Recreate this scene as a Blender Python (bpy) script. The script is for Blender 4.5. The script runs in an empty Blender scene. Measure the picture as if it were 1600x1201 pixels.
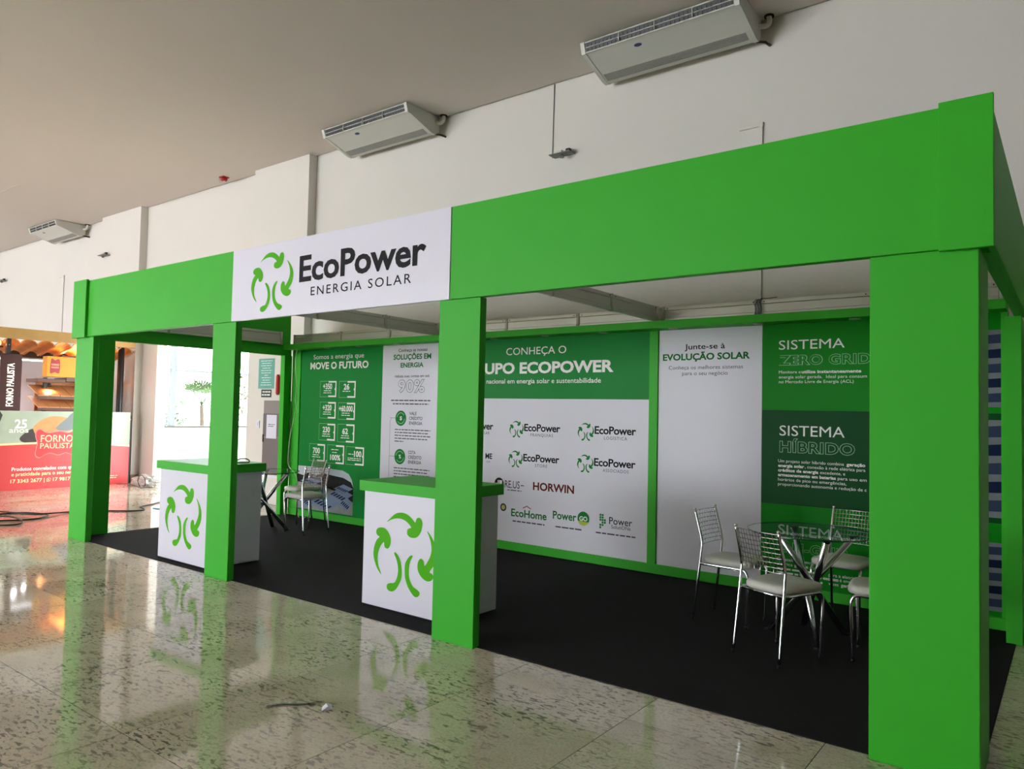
import bpy, bmesh, math, random
from mathutils import Vector, Matrix
random.seed(7)
SC = bpy.context.scene
COL = SC.collection

# ------------------------------------------------------------------ camera
cam_d = bpy.data.cameras.new('camera'); cam = bpy.data.objects.new('camera', cam_d); COL.objects.link(cam)
YAW, PIT, ROL = math.radians(-37.33), math.radians(2.20), math.radians(1.24)
fw = Vector((math.sin(YAW)*math.cos(PIT), math.cos(YAW)*math.cos(PIT), math.sin(PIT)))
rt = Vector((math.cos(YAW), -math.sin(YAW), 0)); up = rt.cross(fw)
r2 = rt*math.cos(ROL)+up*math.sin(ROL); u2 = up*math.cos(ROL)-rt*math.sin(ROL)
M = Matrix((r2, u2, -fw)).transposed().to_4x4(); M.translation = (7.205, -3.819, 1.575)
cam.matrix_world = M
cam_d.sensor_fit = 'HORIZONTAL'; cam_d.sensor_width = 36; cam_d.lens = 1155.04/1600*36; cam_d.clip_start = .05; cam_d.clip_end = 200
SC.camera = cam
# ------------------------------------------------------------------ light
W = bpy.data.worlds.new('sky'); SC.world = W; W.use_nodes = True
bg = W.node_tree.nodes['Background']; bg.inputs[0].default_value = (0.93, 0.97, 1.0, 1); bg.inputs[1].default_value = 15.0
SC.view_settings.view_transform = 'Standard'; SC.view_settings.look = 'None'; SC.view_settings.gamma = 1
SC.view_settings.use_curve_mapping = False; SC.view_settings.exposure = 0.15
SC.cycles.max_bounces = 10; SC.cycles.diffuse_bounces = 6; SC.cycles.glossy_bounces = 4
SC.cycles.transparent_max_bounces = 12; SC.cycles.caustics_reflective = False; SC.cycles.caustics_refractive = False

# ------------------------------------------------------------------ materials
def lin(c):
    return tuple((x/255/12.92 if x/255 <= .04045 else ((x/255+.055)/1.055)**2.4) for x in c)+(1,)
MATS = {}
def mat(name, rgb, rough=.5, metal=0., spec=.5, noise=0., nscale=8., bump=0., bscale=200., emit=None, estr=0., trans=0., ior=1.45, stretch=None):
    if name in MATS: return MATS[name]
    m = bpy.data.materials.new(name); m.use_nodes = True; nt = m.node_tree; b = nt.nodes['Principled BSDF']
    b.inputs['Base Color'].default_value = lin(rgb); b.inputs['Roughness'].default_value = rough
    b.inputs['Metallic'].default_value = metal; b.inputs['Specular IOR Level'].default_value = spec
    b.inputs['IOR'].default_value = ior; b.inputs['Transmission Weight'].default_value = trans
    if emit: b.inputs['Emission Color'].default_value = lin(emit); b.inputs['Emission Strength'].default_value = estr
    g = nt.nodes.new('ShaderNodeNewGeometry'); src = g.outputs['Position']
    if stretch:
        mp = nt.nodes.new('ShaderNodeMapping'); mp.inputs['Scale'].default_value = stretch; nt.links.new(src, mp.inputs[0]); src = mp.outputs[0]
    if noise:
        n = nt.nodes.new('ShaderNodeTexNoise'); n.inputs['Scale'].default_value = nscale; n.inputs['Detail'].default_value = 4
        nt.links.new(src, n.inputs['Vector'])
        mx = nt.nodes.new('ShaderNodeMix'); mx.data_type = 'RGBA'
        c = lin(rgb); mx.inputs[6].default_value = tuple(x*(1-noise) for x in c[:3])+(1,); mx.inputs[7].default_value = tuple(min(1, x*(1+noise)) for x in c[:3])+(1,)
        nt.links.new(n.outputs['Fac'], mx.inputs[0]); nt.links.new(mx.outputs[2], b.inputs['Base Color'])
    if bump:
        n = nt.nodes.new('ShaderNodeTexNoise'); n.inputs['Scale'].default_value = bscale; nt.links.new(src, n.inputs['Vector'])
        bp = nt.nodes.new('ShaderNodeBump'); bp.inputs['Strength'].default_value = bump; bp.inputs['Distance'].default_value = .002
        nt.links.new(n.outputs['Fac'], bp.inputs['Height']); nt.links.new(bp.outputs[0], b.inputs['Normal'])
    MATS[name] = m
    return m
GREEN = mat('green_booth_paint', (56, 178, 42), .5, spec=.25, noise=.05, nscale=3, bump=.15, bscale=90)
WHITE = mat('white_vinyl', (222, 220, 236), .35)
PANELW = mat('white_print', (226, 224, 236), .4, spec=.2)
G_MID = mat('green_print', (2, 134, 50), .42, spec=.12)
G_SYS = mat('green_print_bright', (3, 132, 16), .4, spec=.12)
G_DARK = mat('green_print_dark', (1, 72, 28), .4, spec=.12)
G_LOGO = mat('logo_green', (78, 178, 14), .5, spec=.12)
G_LOGO2 = mat('logo_deep_green', (24, 128, 54), .5, spec=.12)
G_TXT = mat('text_green', (18, 112, 48), .5, spec=.12)
BLACKT = mat('text_black', (22, 22, 28), .5, spec=.12)
GREYT = mat('text_grey', (74, 74, 80), .5, spec=.12)
WHITET = mat('text_white', (235, 240, 236), .4)
PALET = mat('text_pale_green', (150, 205, 160), .4)
BROWNT = mat('text_brown', (104, 34, 26), .5, spec=.12)
ALU = mat('aluminium', (196, 194, 186), .38, metal=.35)
ALUD = mat('aluminium_joint', (90, 90, 92), .4, metal=.7)
CHROME = mat('chrome', (225, 225, 228), .12, metal=1.)
DARKCHROME = mat('smoky_chrome', (176, 174, 176), .16, metal=1.)
CUSHION = mat('white_leatherette', (205, 204, 196), .45, bump=.1, bscale=120)
CARPET = mat('charcoal_carpet', (37, 37, 40), .95, spec=.15, noise=.35, nscale=60, bump=.8, bscale=320)
WALLP = mat('wall_paint', (216, 212, 207), .75, noise=.03, nscale=1.5, bump=.1, bscale=60)
CEILP = mat('ceiling_paint', (208, 200, 194), .85, noise=.03, nscale=.6)
ACW = mat('ac_white', (200, 200, 194), .4)
ACG = mat('ac_grille_grey', (150, 150, 146), .5)
DARK = mat('dark_plastic', (26, 26, 28), .45)
GREYP = mat('grey_plastic', (120, 120, 118), .5)
RUBBER = mat('black_rubber', (18, 17, 18), .5)
RED = mat('red_plastic', (176, 30, 28), .4)
BEIGEP = mat('pipe_insulation', (214, 210, 198), .6)

def granite():
    m = bpy.data.materials.new('polished_granite'); m.use_nodes = True; nt = m.node_tree; N = nt.nodes; L = nt.links
    b = N['Principled BSDF']
    g = N.new('ShaderNodeNewGeometry'); oi = N.new('ShaderNodeObjectInfo')
    sh = N.new('ShaderNodeVectorMath'); sh.operation = 'SCALE'; sh.inputs[0].default_value = (37, 61, 0)
    L.new(oi.outputs['Random'], sh.inputs['Scale'])
    ad = N.new('ShaderNodeVectorMath'); L.new(g.outputs['Position'], ad.inputs[0]); L.new(sh.outputs[0], ad.inputs[1])
    def noise(scale, det, st=(1, 1, 1), dist=0.):
        mp = N.new('ShaderNodeMapping'); mp.inputs['Scale'].default_value = st; L.new(ad.outputs[0], mp.inputs[0])
        n = N.new('ShaderNodeTexNoise'); n.inputs['Scale'].default_value = scale; n.inputs['Detail'].default_value = det; n.inputs['Distortion'].default_value = dist
        L.new(mp.outputs[0], n.inputs['Vector']); return n.outputs['Fac']
    def ramp(src, a, bb):
        r = N.new('ShaderNodeMapRange'); r.inputs[1].default_value = a; r.inputs[2].default_value = bb; L.new(src, r.inputs[0]); return r.outputs[0]
    def mix(f, c1, c2):
        x = N.new('ShaderNodeMix'); x.data_type = 'RGBA'; L.new(f, x.inputs[0])
        for i, c in ((6, c1), (7, c2)):
            if isinstance(c, tuple): x.inputs[i].default_value = lin(c)
            else: L.new(c, x.inputs[i])
        return x.outputs[2]
    def op(o, a, c):
        x = N.new('ShaderNodeMath'); x.operation = o
        for i, v in ((0, a), (1, c)):
            if isinstance(v, (int, float)): x.inputs[i].default_value = v
            else: L.new(v, x.inputs[i])
        return x.outputs[0]
    base = mix(ramp(noise(2.2, 5), .3, .7), (208, 197, 178), (236, 227, 210))
    base = mix(op('MULTIPLY', ramp(noise(70, 3), .42, .7), .4), base, (150, 141, 121))
    fleck = op('MULTIPLY', ramp(noise(38, 5, (.5, 1.25, 1), .7), .54, .60), ramp(noise(1.3, 3), .36, .60))
    col = mix(op('MULTIPLY', fleck, .78), base, (62, 57, 49))
    vein = op('MULTIPLY', ramp(noise(15, 6, (.6, 1.2, 1), 1.2), .57, .66), ramp(noise(.9, 2), .50, .66))
    col = mix(op('MULTIPLY', vein, .75), col, (52, 48, 42))
    # grout grid on the plane below and beyond the laid slabs
    sx = N.new('ShaderNodeSeparateXYZ'); L.new(g.outputs['Position'], sx.inputs[0])
    fx = op('FRACT', op('DIVIDE', op('ADD', sx.outputs[0], 887*.887-1.79+.005), .887), 0)
    fy = op('FRACT', op('DIVIDE', op('ADD', sx.outputs[1], 865*.865+2.06+.005), .865), 0)
    gl = op('MAXIMUM', op('LESS_THAN', fx, .0115), op('LESS_THAN', fy, .0115))
    low = op('LESS_THAN', sx.outputs[2], -.002)
    col = mix(op('MULTIPLY', gl, low), col, (58, 52, 44))
    L.new(col, b.inputs['Base Color'])
    L.new(op('ADD', op('MULTIPLY', ramp(noise(30, 3), .3, .7), .04), .04), b.inputs['Roughness'])
    b.inputs['IOR'].default_value = 1.55; b.inputs['Specular IOR Level'].default_value = .5
    return m
GRANITE = granite()

def glass(name, tint, rough=0.):
    m = bpy.data.materials.new(name); m.use_nodes = True; nt = m.node_tree; N = nt.nodes; L = nt.links
    N.remove(N['Principled BSDF'])
    tr = N.new('ShaderNodeBsdfTransparent'); tr.inputs[0].default_value = tint
    gl = N.new('ShaderNodeBsdfGlossy'); gl.inputs['Roughness'].default_value = .02; gl.inputs[0].default_value = (.9, .95, .95, 1)
    fr = N.new('ShaderNodeFresnel'); fr.inputs[0].default_value = 1.5
    ge = N.new('ShaderNodeNewGeometry'); fb = N.new('ShaderNodeMath'); fb.operation = 'MULTIPLY'; iv = N.new('ShaderNodeMath'); iv.operation = 'SUBTRACT'; iv.inputs[0].default_value = 1; L.new(ge.outputs['Backfacing'], iv.inputs[1]); L.new(fr.outputs[0], fb.inputs[0]); L.new(iv.outputs[0], fb.inputs[1])
    mx = N.new('ShaderNodeMixShader'); L.new(fb.outputs[0], mx.inputs[0]); L.new(tr.outputs[0], mx.inputs[1]); L.new(gl.outputs[0], mx.inputs[2])
    L.new(mx.outputs[0], N['Material Output'].inputs[0]); return m
GLASS_T = glass('table_glass', (.84, .92, .89, 1))
GLASS_E = mat('table_glass_edge', (30, 62, 52), .15)
GLASS_W = glass('window_glass', (.95, .97, .97, 1))

# ------------------------------------------------------------------ mesh helpers
OFF = {}
class MB:
    """collects shapes in world (or thing-local) coordinates; build() links them as one mesh object"""
    def __init__(s): s.v = []; s.f = []; s.sm = []
    def add(s, vs, fs, smooth=False):
        n = len(s.v); s.v += [tuple(p) for p in vs]; s.f += [tuple(i+n for i in f) for f in fs]; s.sm += [smooth]*len(fs); return s
    def box(s, x0, x1, y0, y1, z0, z1):
        x0, x1 = sorted((x0, x1)); y0, y1 = sorted((y0, y1)); z0, z1 = sorted((z0, z1))
        return s.add([(x0,y0,z0),(x1,y0,z0),(x1,y1,z0),(x0,y1,z0),(x0,y0,z1),(x1,y0,z1),(x1,y1,z1),(x0,y1,z1)],
                     [(3,2,1,0),(4,5,6,7),(0,1,5,4),(1,2,6,5),(2,3,7,6),(3,0,4,7)])
    def rbox(s, x0, x1, y0, y1, z0, z1, b=.006):
        bm = bmesh.new(); bmesh.ops.create_cube(bm, size=1)
        for v in bm.verts: v.co = Vector(((x0+x1)/2+v.co.x*(x1-x0), (y0+y1)/2+v.co.y*(y1-y0), (z0+z1)/2+v.co.z*(z1-z0)))
        bmesh.ops.bevel(bm, geom=bm.edges[:], offset=b, segments=1, affect='EDGES')
        bm.verts.index_update(); s.add([v.co.copy() for v in bm.verts], [[v.index for v in f.verts] for f in bm.faces]); bm.free(); return s
    def tube(s, pts, r, n=8, closed=False, caps=True):
        P = [Vector(p) for p in pts]; k = len(P); rad = r if isinstance(r, (list, tuple)) else [r]*k
        rings = []; prev = None
        for i in range(k):
            if closed: d = (P[(i+1) % k]-P[i-1]).normalized()
            elif i == 0: d = (P[1]-P[0]).normalized()
            elif i == k-1: d = (P[-1]-P[-2]).normalized()
            else: d = ((P[i+1]-P[i]).normalized()+(P[i]-P[i-1]).normalized()).normalized()
            a = prev if prev else (Vector((0,0,1)) if abs(d.z) < .9 else Vector((1,0,0)))
            u = (a-d*a.dot(d)).normalized(); w = d.cross(u); prev = u
            rings.append([P[i]+(u*math.cos(2*math.pi*j/n)+w*math.sin(2*math.pi*j/n))*rad[i] for j in range(n)])
        vs = [p for R in rings for p in R]; fs = []
        for i in range(k if closed else k-1):
            a, b = i*n, ((i+1) % k)*n
            fs += [(a+j, a+(j+1) % n, b+(j+1) % n, b+j) for j in range(n)]
        s.add(vs, fs, True)
        if caps and not closed:
            m = len(s.v)-len(vs)
            s.f += [tuple(m+j for j in reversed(range(n))), tuple(m+(k-1)*n+j for j in range(n))]; s.sm += [False]*2
        return s
    def cyl(s, c, r, h, n=24, axis='z', r2=None):
        c = Vector(c); d = {'x': Vector((1,0,0)), 'y': Vector((0,1,0)), 'z': Vector((0,0,1))}[axis]
        return s.tube([c, c+d*h], [r, r if r2 is None else r2], n)
    def prism(s, poly, d, plane='xz', lo=0., hi=None):
        """extrude polygon; plane xz -> along y from lo to hi, yz -> along x, xy -> along z"""
        n = len(poly); hi = lo+d if hi is None else hi
        mk = {'xz': lambda a, b, t: (a, t, b), 'yz': lambda a, b, t: (t, a, b), 'xy': lambda a, b, t: (a, b, t)}[plane]
        vs = [mk(a, b, lo) for a, b in poly]+[mk(a, b, hi) for a, b in poly]
        return s.add(vs, [tuple(range(n)), tuple(range(2*n-1, n-1, -1))]+[(i, (i+1) % n, n+(i+1) % n, n+i) for i in range(n)])
    def lathe(s, prof, c=(0, 0, 0), n=24):
        vs = [(c[0]+r*math.cos(2*math.pi*j/n), c[1]+r*math.sin(2*math.pi*j/n), c[2]+z) for r, z in prof for j in range(n)]
        fs = [(i*n+j, i*n+(j+1) % n, (i+1)*n+(j+1) % n, (i+1)*n+j) for i in range(len(prof)-1) for j in range(n)]
        s.add(vs, fs, True); m = len(s.v)-len(vs)
        s.f += [tuple(m+j for j in reversed(range(n))), tuple(m+(len(prof)-1)*n+j for j in range(n))]; s.sm += [False]*2
        return s
    def build(s, name, m, parent=None, local=False):
        off = Vector((0,0,0)) if (local or parent is None) else OFF.get(parent.name, Vector((0,0,0)))
        me = bpy.data.meshes.new(name); me.from_pydata([Vector(p)-off for p in s.v], [], s.f)
        bm = bmesh.new(); bm.from_mesh(me); bmesh.ops.recalc_face_normals(bm, faces=bm.faces[:]); bm.to_mesh(me); bm.free()
        if any(s.sm):
            for p, k in zip(me.polygons, s.sm): p.use_smooth = k
        me.materials.append(m); o = bpy.data.objects.new(name, me); COL.objects.link(o)
        if parent: o.parent = parent; OFF[o.name] = OFF.get(parent.name, Vector((0,0,0)))
        return o
def B(*a): return MB().box(*a)
def tag(o, label=None, cat=None, group=None, kind=None):
    if label: o['label'] = label
    if cat: o['category'] = cat
    if group: o['group'] = group
    if kind: o['kind'] = kind
    return o
def thing(name, label, cat, loc=(0,0,0), rz=0, group=None):
    o = bpy.data.objects.new(name, None); COL.objects.link(o); o.empty_display_size = .1
    o.location = loc; o.rotation_euler = (0, 0, rz); OFF[o.name] = Vector(loc)
    return tag(o, label, cat, group)
def struct(name, mb, m, parent=None):
    o = mb.build(name, m, parent)
    if not parent: o['kind'] = 'structure'
    return o
def copy_tree(o, parent=None):
    c = o.copy(); COL.objects.link(c); c.parent = parent
    if parent is None: OFF[c.name] = OFF.get(o.name, Vector((0,0,0)))
    for ch in list(o.children): copy_tree(ch, c)
    return c
def bez(pts, n=6):
    """Catmull-Rom through points (open)"""
    P = [Vector(p) for p in pts]; out = []
    for i in range(len(P)-1):
        a, b, c, d = P[max(i-1, 0)], P[i], P[i+1], P[min(i+2, len(P)-1)]
        for k in range(n):
            t = k/n; out.append(.5*((2*b)+(c-a)*t+(2*a-5*b+4*c-d)*t*t+(3*b-a-3*c+d)*t**3))
    return out+[P[-1]]
def loop2(pts, n=3):
    P = [Vector(p) for p in pts]; k = len(P); out = []
    for i in range(k):
        a, b, c, d = P[i-1], P[i], P[(i+1) % k], P[(i+2) % k]
        for q in range(n):
            t = q/n; out.append(tuple(.5*((2*b)+(c-a)*t+(2*a-5*b+4*c-d)*t*t+(3*b-a-3*c+d)*t**3)))
    return out

# flat print: text and shapes on a plane given by axis: 'y' (faces -y, u=x), 'x' (faces +x, u=y)
TXC = bpy.data.curves.new('lettering', 'FONT'); TXO = bpy.data.objects.new('lettering_source', TXC); COL.objects.link(TXO)
def on_plane(axis, d, u, v): return (u, d, v) if axis == 'y' else (d, u, v)
def text(s, u0, u1, base, cap, d, m, parent, axis='y', bold=0., space=1., outline=0., name='lettering', center=False, vert=False):
    TXC.body = s; TXC.offset = bold; TXC.space_character = space; TXC.resolution_u = 3; TXC.bevel_resolution = 0
    TXC.fill_mode = 'NONE' if outline else 'BOTH'; TXC.bevel_depth = outline
    dg = bpy.context.evaluated_depsgraph_get(); dg.update()
    me = bpy.data.meshes.new_from_object(TXO.evaluated_get(dg)); me.name = name
    xs = [v.co.x for v in me.vertices]; x0, x1 = min(xs), max(xs)
    off = OFF.get(parent.name, Vector((0,0,0)))
    sx = (u1-u0)/(x1-x0); sy = cap/.682
    for v in me.vertices:
        a, b = (v.co.x-x0)*sx, v.co.y*sy
        if vert: uu, vv = base-b, u0+a
        else: uu, vv = u0+a, base+b
        v.co = Vector(on_plane(axis, d, uu, vv))-off
    me.materials.clear(); me.materials.append(m)
    o = bpy.data.objects.new(name, me); COL.objects.link(o); o.parent = parent; OFF[o.name] = off
    return o
def outlined(s, u0, u1, base, cap, d, line, fill, parent, th=.028):
    text(s, u0, u1, base, cap, d, line, parent, bold=.02+th, space=1.08, name='lettering_outline')
    i = th*cap/.682
    text(s, u0+i, u1-i, base, cap, d-.0006, fill, parent, bold=.02, space=1.08+.0, name='lettering')
def shape(polys, d, m, parent, axis='y', name='print_shape'):
    mb = MB()
    for p in polys: mb.add([on_plane(axis, d, u, v) for u, v in p], [tuple(range(len(p)))])
    return mb.build(name, m, parent)
def rect(u0, u1, v0, v1): return [(u0, v0), (u1, v0), (u1, v1), (u0, v1)]
def disc(u, v, r, n=28, a0=0., a1=2*math.pi):
    return [(u+r*math.cos(a0+(a1-a0)*i/n), v+r*math.sin(a0+(a1-a0)*i/n)) for i in range(n)]
def lines(rows, d, m, parent, axis='y', t=.010, name='fine_print_lines'):
    """print too fine to read: rows (u0,u1,v) as broken dashes"""
    rnd = random.Random(len(rows)*17+int(rows[0][0]*100)); ps = []
    for u0, u1, v in rows:
        u = u0
        while u < u1-.01:
            w = min(rnd.uniform(.03, .09), u1-u); ps.append(rect(u, u+w, v, v+t)); u += w+.012
    o = shape(ps, d, m, parent, axis, name); o['kind'] = 'stuff'; return o
LOGO = {
'arrow_top':[(-0.316,0.360),(-0.255,0.413),(-0.174,0.473),(-0.074,0.500),(0.026,0.494),(0.111,0.456),(0.168,0.413),(0.187,0.405),(0.202,0.448),(0.235,0.469),(0.281,0.460),(0.308,0.410),(0.298,0.334),(0.268,0.271),(0.218,0.227),(0.156,0.210),(0.092,0.216),(0.050,0.247),(0.050,0.294),(0.076,0.319),(0.116,0.331),(0.081,0.368),(0.015,0.405),(-0.069,0.423),(-0.161,0.416),(-0.244,0.392)],
'arrow_left':[(-0.398,-0.316),(-0.479,-0.242),(-0.535,-0.140),(-0.552,-0.053),(-0.531,0.047),(-0.489,0.119),(-0.447,0.153),(-0.494,0.177),(-0.510,0.216),(-0.489,0.256),(-0.424,0.277),(-0.348,0.274),(-0.289,0.235),(-0.245,0.171),(-0.237,0.115),(-0.255,0.055),(-0.290,0.024),(-0.339,0.031),(-0.356,0.065),(-0.363,0.097),(-0.416,0.048),(-0.458,-0.034),(-0.469,-0.123),(-0.450,-0.210),(-0.410,-0.282)],
'arrow_right':[(0.387,0.323),(0.453,0.273),(0.519,0.185),(0.552,0.095),(0.547,0.002),(0.513,-0.081),(0.448,-0.163),(0.494,-0.181),(0.508,-0.221),(0.482,-0.261),(0.413,-0.281),(0.342,-0.263),(0.285,-0.223),(0.245,-0.161),(0.244,-0.085),(0.273,-0.035),(0.306,-0.023),(0.344,-0.047),(0.361,-0.102),(0.413,-0.040),(0.452,0.029),(0.469,0.106),(0.453,0.198),(0.418,0.269)],
'leaf_left':[(-0.152,-0.003),(-0.090,-0.045),(-0.044,-0.126),(-0.026,-0.219),(-0.032,-0.316),(-0.081,-0.408),(-0.132,-0.468),(-0.195,-0.500),(-0.261,-0.494),(-0.290,-0.458),(-0.276,-0.418),(-0.221,-0.397),(-0.156,-0.384),(-0.115,-0.326),(-0.094,-0.247),(-0.100,-0.161),(-0.134,-0.079),(-0.169,-0.024)],
'leaf_right':[(0.144,-0.003),(0.155,-0.019),(0.115,-0.081),(0.098,-0.158),(0.098,-0.235),(0.116,-0.308),(0.171,-0.377),(0.235,-0.403),(0.282,-0.426),(0.290,-0.461),(0.252,-0.495),(0.198,-0.497),(0.132,-0.448),(0.073,-0.381),(0.035,-0.298),(0.024,-0.215),(0.026,-0.129),(0.066,-0.058),(0.110,-0.015)]}
def logo(u, v, h, w, d, m, parent, split=True):
    """three curved arrows and two stems; (u,v) centre, h height, w width"""
    polys = {k: [(u+a*w/1.103, v+b*h) for a, b in loop2(p)] for k, p in LOGO.items()}
    if split:
        for k, p in polys.items(): shape([p], d, m, parent, name='logo_arrow' if k.startswith('arrow') else 'logo_stem')
    else: shape(list(polys.values()), d, m, parent, name='logo')

# ------------------------------------------------------------------ the hall
YW, ZC = 3.62, 5.65
XL, XR, YF = -38.0, 30.0, -20.0
floor = struct('floor', B(XL-4, XR, YF, 12, -.06, -.006), GRANITE)
slab_me = None
for i in range(-13, 9):
    for j in range(-3, 6):
        x0, y0 = 1.79+i*.887, -2.06+j*.865
        if x0 > -2.2 and x0+.887 < 6.87 and y0 > .05 and y0+.865 < 3.0: continue
        if slab_me is None:
            o = B(-.4415, .4415, -.4305, .4305, -.006, 0).build('slab', GRANITE, floor); slab_me = o.data
        else:
            o = bpy.data.objects.new('slab', slab_me); COL.objects.link(o); o.parent = floor
        o.location = (x0+.4435, y0+.4325, 0)
ceiling = struct('ceiling', B(XL, XR, YF, YW-.028, ZC, ZC+.12), CEILP)
# back wall: upper part runs through, lower part opens to a light veranda between the two pilasters
OX0, OX1, OZ = -7.42, -4.0, 2.88
wb = MB()
wb.box(XL, XR, YW, YW+.2, OZ, ZC+.35); wb.box(XL, OX0, YW, YW+.2, 0, OZ); wb.box(OX1, XR, YW, YW+.2, 0, OZ)
wb.box(XL, XR, YW-.4, YW+.2, ZC+.35, ZC+.4); wb.box(XL, XR, YW-.4, YW-.35, ZC+.121, ZC+.35)
wall_back = struct('wall_back', wb, WALLP)
for x0, x1 in ((-4.02, -2.53), (-9.75, -8.02)):
    MB().box(x0, x1, YW-.15, YW, 0, ZC).build('pilaster', WALLP, wall_back)
struct('wall_right', B(XR, XR+.2, YF, YW, 0, ZC), mat('bounce_cutting_wall', (104, 99, 94), .7, noise=.1, nscale=2))  # unseen wall, given a dark finish to cut bounce light
BASEG = mat('granite_skirting', (138, 130, 112), .3, noise=.3, nscale=40)
struct('baseboard_back', MB().box(-8.02, OX0, YW-.015, YW, 0, .16).box(-9.75, -8.005, YW-.165, YW-.15, 0, .16).box(-8.02, -8.005, YW-.165, YW, 0, .16), BASEG)
# glazed front and left end of the hall (behind and beside the camera): piers, lintel, mullions
FRAME = mat('grey_window_frame', (128, 140, 150), .5)
wf = MB(); wf.box(XL, XR, YF-.2, YF, 4.6, ZC); wf.box(-1.5, XR, YF-.2, YF, 0, 4.6); wf.box(XL, -22.5, YF-.2, YF, 0, 4.6)
for k in range(1, 3): wf.box(-22.5+k*7, -22.5+k*7+.4, YF-.2, YF, 0, 4.6)
DIMW = mat('bounce_cutting_wall', (104, 99, 94), .7, noise=.1, nscale=2)  # invented dark finish for unseen walls, lowers the fill light
struct('wall_front', wf, DIMW)
wl = MB(); wl.box(XL-.2, XL, YF, YW, 4.6, ZC)
for y0, y1 in ((YF, -12.), (-6., YW)): wl.box(XL-.2, XL, y0, y1, 0, 4.6)
struct('wall_left', wl, WALLP)
# ceiling hatch outline
struct('trim_1', MB().box(-9.6, -8.2, 1.42, 1.43, ZC-.004, ZC).box(-9.6, -9.59, 1.0, 1.43, ZC-.004, ZC), WALLP)

# veranda glazing seen through the opening
XWN = -9.63
wn = struct('window_1', MB().box(XWN-.12, XWN, YW+.2, 8.6, 0, 1.08), mat('parapet_white', (232, 238, 234), .6))
for y0 in (YW+.2, 5.69):
    B(XWN, XWN+.012, y0+.006, (5.684 if y0 < 5 else 8.6), .02, 1.06).build('panel', mat('parapet_white', (232, 238, 234), .6), wn)
B(XWN-.14, XWN+.05, YW+.2, 8.6, 1.06, 1.10).build('window_sill', mat('grey_sill', (84, 86, 88), .5), wn)
struct('ceiling_added_shade', B(-9.75, -3.0, YW+.2, 8.8, 4.3, 4.4), WALLP)  # added unseen roof, keeps sky light off the parapet and frames
for z in (2.38, 4.2): B(XWN-.07, XWN-.01, YW+.2, 8.6, z, z+.05).build('mullion', FRAME, wn)
for y in (YW+.2, 5.1, 6.55, 8.0): B(XWN-.09, XWN+.01, y, y+.12, 1.10, 4.25).build('mullion', FRAME, wn)
for ya, yb in ((YW+.32, 5.1), (5.22, 6.55), (6.67, 8.0)):
    for za, zb in ((1.10, 2.38), (2.43, 4.2)): B(XWN-.05, XWN-.04, ya, yb, za, zb).build('pane', GLASS_W, wn)

# ------------------------------------------------------------------ the booth
HB, HT = 2.354, 3.005
tag(MB().rbox(-2.2, 6.86, .045, 2.97, 0, .007, .003).build('carpet', CARPET), 'charcoal grey needle-felt carpet covering the booth floor', 'carpet')
CZ = .007
def corner_pillar(label, xa, xb, side):
    t = thing('booth_pillar', label, 'pillar', ((xa+xb)/2, 0, 0), group='green pillars of the booth')
    MB().rbox(xa, xb, 0, .067, 0, HB, .003).build('front_panel', GREEN, t)
    if side < 0: MB().rbox(xa, xa+.067, .068, .42, CZ, HB, .003).build('side_panel', GREEN, t)
    else: MB().rbox(xb-.067, xb, .068, .42, 0.0, HB, .003).build('side_panel', GREEN, t)
def pillar(label, xa, xb):
    t = thing('booth_pillar', label, 'pillar', ((xa+xb)/2, 0, 0), group='green pillars of the booth')
    MB().rbox(xa, xb, 0, .02, 0, HB, .002).build('front_panel', GREEN, t)
    MB().rbox(xa+.002, xb-.001, .021, .067, 0, HB, .002).build('back_panel', GREEN, t)
corner_pillar('green corner pillar at the far left front of the booth', -2.22, -1.775, -1)
pillar('green front pillar standing before the white counter nearer the windows', .725, 1.105)
pillar('green front pillar under the right end of the white sign', 3.635, 4.01)
corner_pillar('large green corner pillar nearest the camera at the right', 6.428, 6.871, 1)
for lab, xa, xb, y in (('slim green rear pillar at the left back corner of the booth', -2.22, -2.12, 2.84), ('slim green rear pillar at the right back corner of the booth', 6.80, 6.90, 2.62)):
    t = thing('booth_pillar', lab, 'pillar', ((xa+xb)/2, y, 0), group='green pillars of the booth')
    MB().rbox(xa, xb, y, y+.08, 0, HB, .002).build('front_panel', GREEN, t)
    MB().rbox(xa+.001, xb-.001, y+.081, 2.97 if y > 2.7 else 2.99, 0, HB, .002).build('side_panel', GREEN, t)

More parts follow.
